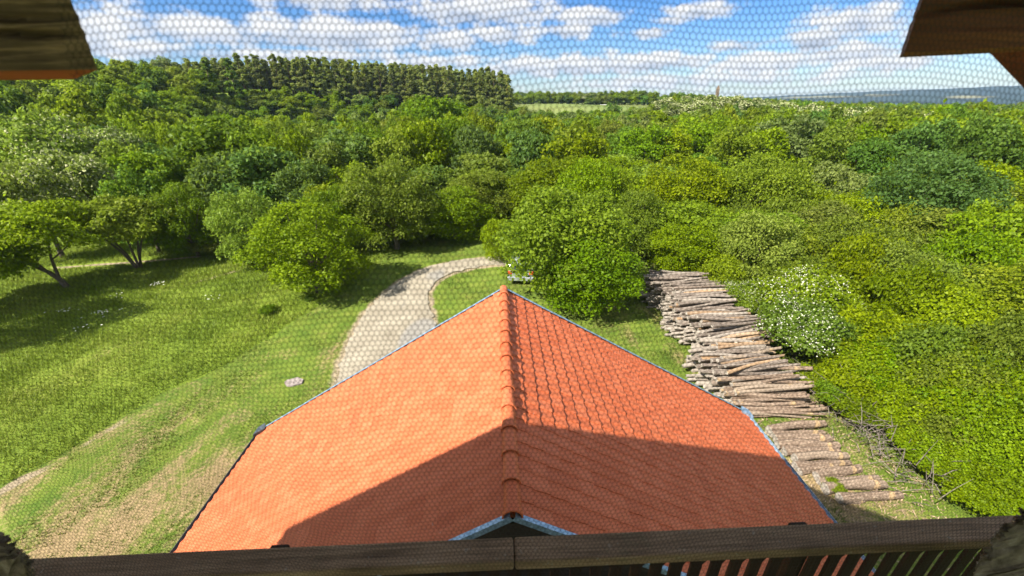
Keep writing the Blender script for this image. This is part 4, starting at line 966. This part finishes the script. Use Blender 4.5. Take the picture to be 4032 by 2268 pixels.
far_house(604, 104.5, 312, 4.5, 4, 3, 1.2, 'small white hut at the far corner of the pale field', rf=WHITE)
far_house(566, 94.5, 420, 13, 7, 3, 3.0, 'farm building with a long orange-red roof behind the field trees', wall=STONE)
far_house(582, 95.5, 430, 9, 7, 3, 2.6, 'smaller red roofed house beside the long farm roof', wall=STONE)
p = at_dist((719, 84), 420); tw = empty('church_tower', (p[0], p[1], p[2] - 16)); tag(tw, 'tiny brown tower poking above the crest trees on the horizon', 'tower')
mb = MB(); mb.box((-1.0, -1.0, 0), (1.0, 1.0, 12)); mb.build('shaft', STONE, tw)
mb = MB(); mb.add([(-1.2, -1.2, 12), (1.2, -1.2, 12), (1.2, 1.2, 12), (-1.2, 1.2, 12), (0, 0, 15.5)], [(0, 1, 4), (1, 2, 4), (2, 3, 4), (3, 0, 4), (0, 3, 2, 1)]); mb.build('spire', STONE, tw)

# ------------------------------------------------------------------ the lookout we stand in
T = empty('lookout_tower', (0, 0, 0)); tag(T, 'dark timber lookout tower with a handrail, slatted parapet and bracket timbers around the opening', 'tower')
def tb(lo, hi, name, mat, bev=.004, mb=None):
    mb = MB(); mb.box((lo[0], lo[1], EYE + lo[2]), (hi[0], hi[1], EYE + hi[2])); o = mb.build(name, mat, T)
    if bev: bevel(o, bev)
    return o
tb((-2.3, .530, -.930), (.0105, .586, -.900), 'handrail', WOOD_RAIL, .005); tb((.0130, .530, -.931), (2.3, .587, -.901), 'handrail', WOOD_RAIL, .005)
# slats with pointed notches between them
st = .048
for i in range(-34, 36):
    x = .012 + i * st; hw_ = st / 2 - .0005; nw = random.uniform(.0118, .0150); z0_, z1_ = EYE - 1.9, EYE - .932; zn = EYE - .976 - random.uniform(0, .003)
    out = [(x - nw, z0_), (x + nw, z0_), (x + nw, zn - .022), (x + hw_, zn), (x + hw_, z1_), (x - hw_, z1_), (x - hw_, zn), (x - nw, zn - .022)]
    mb = MB(); n = len(out); mb.add([(a, .564, b) for a, b in out] + [(a, .572, b) for a, b in out], [tuple(range(n)), tuple(reversed(range(n, 2 * n)))] + [(k2, n + k2, n + (k2 + 1) % n, (k2 + 1) % n) for k2 in range(n)])
    mb.build('slat', WOOD_BAL, T)
for x in (-1.75, -.55, .72, 1.9): tb((x - .022, .590, -1.95), (x + .022, .632, -.96), 'rail_post', WOOD_BAL)
def timber(name, prof, y0_, y1_, mat, crack=None, redunder=False):
    """prof: outline in x-z, inner end to outer end"""
    mb = MB(); n = len(prof); mb.add([(a, y0_, EYE + b) for a, b in prof] + [(a, y1_, EYE + b) for a, b in prof2(prof)], [tuple(range(n)), tuple(reversed(range(n, 2 * n)))] + [(k2, n + k2, n + (k2 + 1) % n, (k2 + 1) % n) for k2 in range(n)])
    return mb
def prof2(p): return p
# left bracket timber: the end is cut at a slant, the underside is stained red-brown
def bracket(s_, mat, under, y0_, y1_, zb, xin, xin_far, zt=.34):
    """solid with a slanted, slightly bellied end; grid faces carry the displacement of old wood"""
    bm = bmesh.new(); nx_, nz = 70, 130; grid = {}
    def X0(z, far): f = (z - zb) / (zt - zb); base = (xin_far if far else xin); return base + .026 * f * f - .0012 * math.sin(f * 9)
    for side, yv in ((0, y0_), (1, y1_)):
        for i in range(nx_):
            for j in range(nz):
                z = zb + (zt - zb) * j / (nz - 1); f = (i / (nx_ - 1)) ** 1.5; xa = X0(z, side); x = xa + (2.0 - xa) * f
                off = .0016 * math.sin(z * 260 + x * 8) + .0010 * math.sin(z * 610 + x * 21) + random.uniform(-.0005, .0005)
                for (zc, wd, dep, xe) in ((.0540 if s_ < 0 else .066, .0022, .014, 1.2 if s_ > 0 else .40), (.0645 if s_ < 0 else .20, .0020, .012, 1.4)):
                    zc2 = zc + (.018 if s_ < 0 else .05) * (x - .3) + .003 * math.sin(x * 31); off -= -dep * math.exp(-((z - zc2) / wd) ** 2) * (x < xe)
                off *= min(1, .12 + f * 14)
                yy_ = yv + (off if side == 0 else -off) if 0 < j < nz - 1 else yv
                grid[side, i, j] = bm.verts.new((s_ * x, yy_, EYE + z + (.03 * (x - .48) if s_ > 0 else 0)))
    def face(a, b, c, d, mi=0):
        f = bm.faces.new((a, b, c, d) if s_ > 0 else (d, c, b, a)); f.material_index = mi; f.smooth = True
    for i in range(nx_ - 1):
        for j in range(nz - 1):
            face(grid[0, i, j], grid[0, i + 1, j], grid[0, i + 1, j + 1], grid[0, i, j + 1]); face(grid[1, i, j], grid[1, i, j + 1], grid[1, i + 1, j + 1], grid[1, i + 1, j])
        face(grid[0, i, 0], grid[1, i, 0], grid[1, i + 1, 0], grid[0, i + 1, 0], 1); face(grid[0, i, nz - 1], grid[0, i + 1, nz - 1], grid[1, i + 1, nz - 1], grid[1, i, nz - 1])
    for j in range(nz - 1): face(grid[0, 0, j], grid[0, 0, j + 1], grid[1, 0, j + 1], grid[1, 0, j])
    me = bpy.data.meshes.new('bracket_timber'); bm.to_mesh(me); bm.free(); me.materials.append(mat); me.materials.append(under); me.set_sharp_from_angle(angle=R(40))
    return link('bracket_timber', me, T)
bl = bracket(-1, WOOD_L, WOOD_RED, .38, .50, .0275, .322, .452); bl['label'] = 'weathered split bracket timber with a red-brown underside'
br = bracket(1, WOOD_R, WOOD_R, .44, .53, .0400, .402, .480); br['label'] = 'dark brown bracket timber with a single crack'
# diagonal brace under the right timber
mb = MB(); q = [(.59, .0625), (.80, .0625), (1.95, -.615), (1.70, -.615)]
mb.add([(a, .50, EYE + b) for a, b in q] + [(a, .56, EYE + b) for a, b in q], [(3, 2, 1, 0), (4, 5, 6, 7)] + [(i, (i + 1) % 4, 4 + (i + 1) % 4, 4 + i) for i in range(4)]); bevel(mb.build('brace', WOOD_R, T), .006)
# corner posts, floor, and an unseen roof outlined to cast the shade on the house
for x in (-1.95, 1.95):
    for y in (.42, -3.4): tb((x - .1, y - .1, -11.1), (x + .1, y + .1, .95), 'corner_post', WOOD_BAL, .01)
tb((-2.1, -3.6, -2.12), (2.1, .56, -2.0), 'floor', WOOD_BAL, 0)
tb((-2.0, -3.43, -1.02), (2.0, -3.37, -.95), 'back_rail', WOOD_RAIL, .005)
mb = MB(); ol = [(-9.4, .60), (-3.95, 1.63), (-.72, 2.23), (-.45, 2.15), (.05, 1.68), (1.09, 1.06), (2.6, .2), (3.4, -4.6), (-3, -5.5), (-9.5, -3.0)]; n = len(ol)
mb.add([(a, b, EYE + 1.0) for a, b in ol] + [(a, b, EYE + 1.12) for a, b in ol], [tuple(reversed(range(n))), tuple(range(n, 2 * n))] + [(k2, (k2 + 1) % n, n + (k2 + 1) % n, n + k2) for k2 in range(n)]); mb.build('roof', WOOD_BAL, T)  # unseen roof, outlined to cast the shade on the house
tb((-2.1, -3.5, -11.1), (2.1, 2.40, -5.6), 'shade_box', GABLE, 0)  # dark box added to stand in for the shade below the near gable
# rough ragged timber stubs in the lower corners of the opening
def stub(pxs, yd, lab, seed):
    rg = random.Random(seed); P = []
    for q in pxs: d = ray(q); P.append(np.array([d[0], d[1], d[2]]) * (yd / d[1]))
    bm = bmesh.new(); vs = []
    for layer in (0, 1):
        ring = []
        for a, b in zip(P, P[1:] + P[:1]):
            for k2 in range(14):
                p = (a + (b - a) * k2 / 14) * (1 + .3 * layer); j = .0022; ring.append(bm.verts.new((p[0] + rg.gauss(0, j), p[1] + rg.gauss(0, j), EYE + p[2] + rg.gauss(0, j))))
        vs.append(ring)
    n = len(vs[0]); f0 = bm.faces.new(vs[0]); f1 = bm.faces.new(list(reversed(vs[1])))
    for i in range(n): bm.faces.new((vs[0][i], vs[1][i], vs[1][(i + 1) % n], vs[0][(i + 1) % n]))
    bmesh.ops.recalc_face_normals(bm, faces=bm.faces); bmesh.ops.triangulate(bm, faces=bm.faces)
    bmesh.ops.subdivide_edges(bm, edges=bm.edges, cuts=3, use_grid_fill=True)
    for v in bm.verts: v.co += Vector((rg.gauss(0, .0016), rg.gauss(0, .0016), rg.gauss(0, .0016)))
    me = bpy.data.meshes.new('timber_stub'); bm.to_mesh(me); bm.free(); me.materials.append(ROUGH); o = link('timber_stub', me, T); o['label'] = lab
stub([(-70, 520), (0, 536), (16, 550), (30, 566), (40, 640), (-70, 640)], .30, 'ragged grey-brown timber stub at one foot of the opening', 1)
stub([(1100, 470), (1026, 512), (1000, 534), (984, 558), (950, 640), (1100, 640)], .30, 'ragged weathered timber stub at the other foot of the opening', 2)

# ------------------------------------------------------------------ the netting stretched in the opening
w_, a_h, s_h = .0042, .0026, .00138; pitch = a_h + s_h; t_ = .00041
x_lo, x_hi, z_lo, z_hi = -.52, .52, -.56, .26
rows = int((z_hi - z_lo) / pitch); cols = int((x_hi - x_lo) / w_)
SEG = []
rI, cI = np.meshgrid(np.arange(rows), np.arange(cols), indexing='ij'); rI = rI.ravel(); cI = cI.ravel()
ox = x_lo + (cI + .5 * (rI % 2)) * w_; oz = z_lo + rI * pitch
lo_ = np.c_[ox, oz]; hi_ = np.c_[ox, oz + a_h]; upr = np.c_[ox + w_ / 2, oz + pitch]; upl = np.c_[ox - w_ / 2, oz + pitch]
A = np.concatenate([lo_, hi_, hi_]); B = np.concatenate([hi_, upr, upl])
def warp(P):
    x, z = P[:, 0], P[:, 1]
    x2 = x + .004 * np.sin(z * 17 + 1) + .003 * np.sin(z * 41 + x * 9) + .0006 * np.sin(x * 130 + z * 70); z2 = z + .005 * np.sin(x * 9 + .6) + .003 * np.sin(x * 27 + z * 11)
    y2 = .300 + (z2 - .04) * .16 + .010 * np.sin(x * 8 + z * 5) + .06 * smooth(-.12, -.5, x) * smooth(-.05, -.4, z) + .02 * smooth(.2, .5, x)
    return np.c_[x2, y2, z2 + EYE]
mid = (A + B) / 2
keepn = ~((mid[:, 0] < -.262 + .02 * np.clip(mid[:, 1], 0, 1)) & (mid[:, 1] > .016))
A, B = A[keepn], B[keepn]; d2 = B - A; d2 /= np.linalg.norm(d2, axis=1)[:, None]; pz = np.c_[-d2[:, 1], d2[:, 0]] * (t_ / 2)
a1, a2, b1_, b2_ = warp(A + pz), warp(A - pz), warp(B + pz), warp(B - pz); am, bm_ = warp(A), warp(B)
am[:, 1] -= t_ * .6; bm_[:, 1] -= t_ * .6
V = np.stack([a1, am, a2, b1_, bm_, b2_], 1).reshape(-1, 3); base = (np.arange(len(A)) * 6)[:, None]
Fn = np.concatenate([base + np.array([[0, 1, 4, 3]]), base + np.array([[1, 2, 5, 4]])])
net = link('window_netting', mesh_np('window_netting', V, Fn, [NET])); tag(net, 'fine dark hexagonal netting stretched across the lookout opening', 'netting')

# ------------------------------------------------------------------ air
m = bpy.data.materials.new('air'); m.use_nodes = True; m.node_tree.nodes.clear()
vo = m.node_tree.nodes.new('ShaderNodeOutputMaterial'); vp = m.node_tree.nodes.new('ShaderNodeVolumePrincipled')
vp.inputs['Color'].default_value = (.50, .70, 1.0, 1); vp.inputs['Density'].default_value = .00011; m.node_tree.links.new(vp.outputs[0], vo.inputs['Volume'])
mb = MB(); mb.box((-4000, -4000, -45), (4000, 4000, 55)); hz = mb.build('haze', m); tag(hz, kind='stuff')
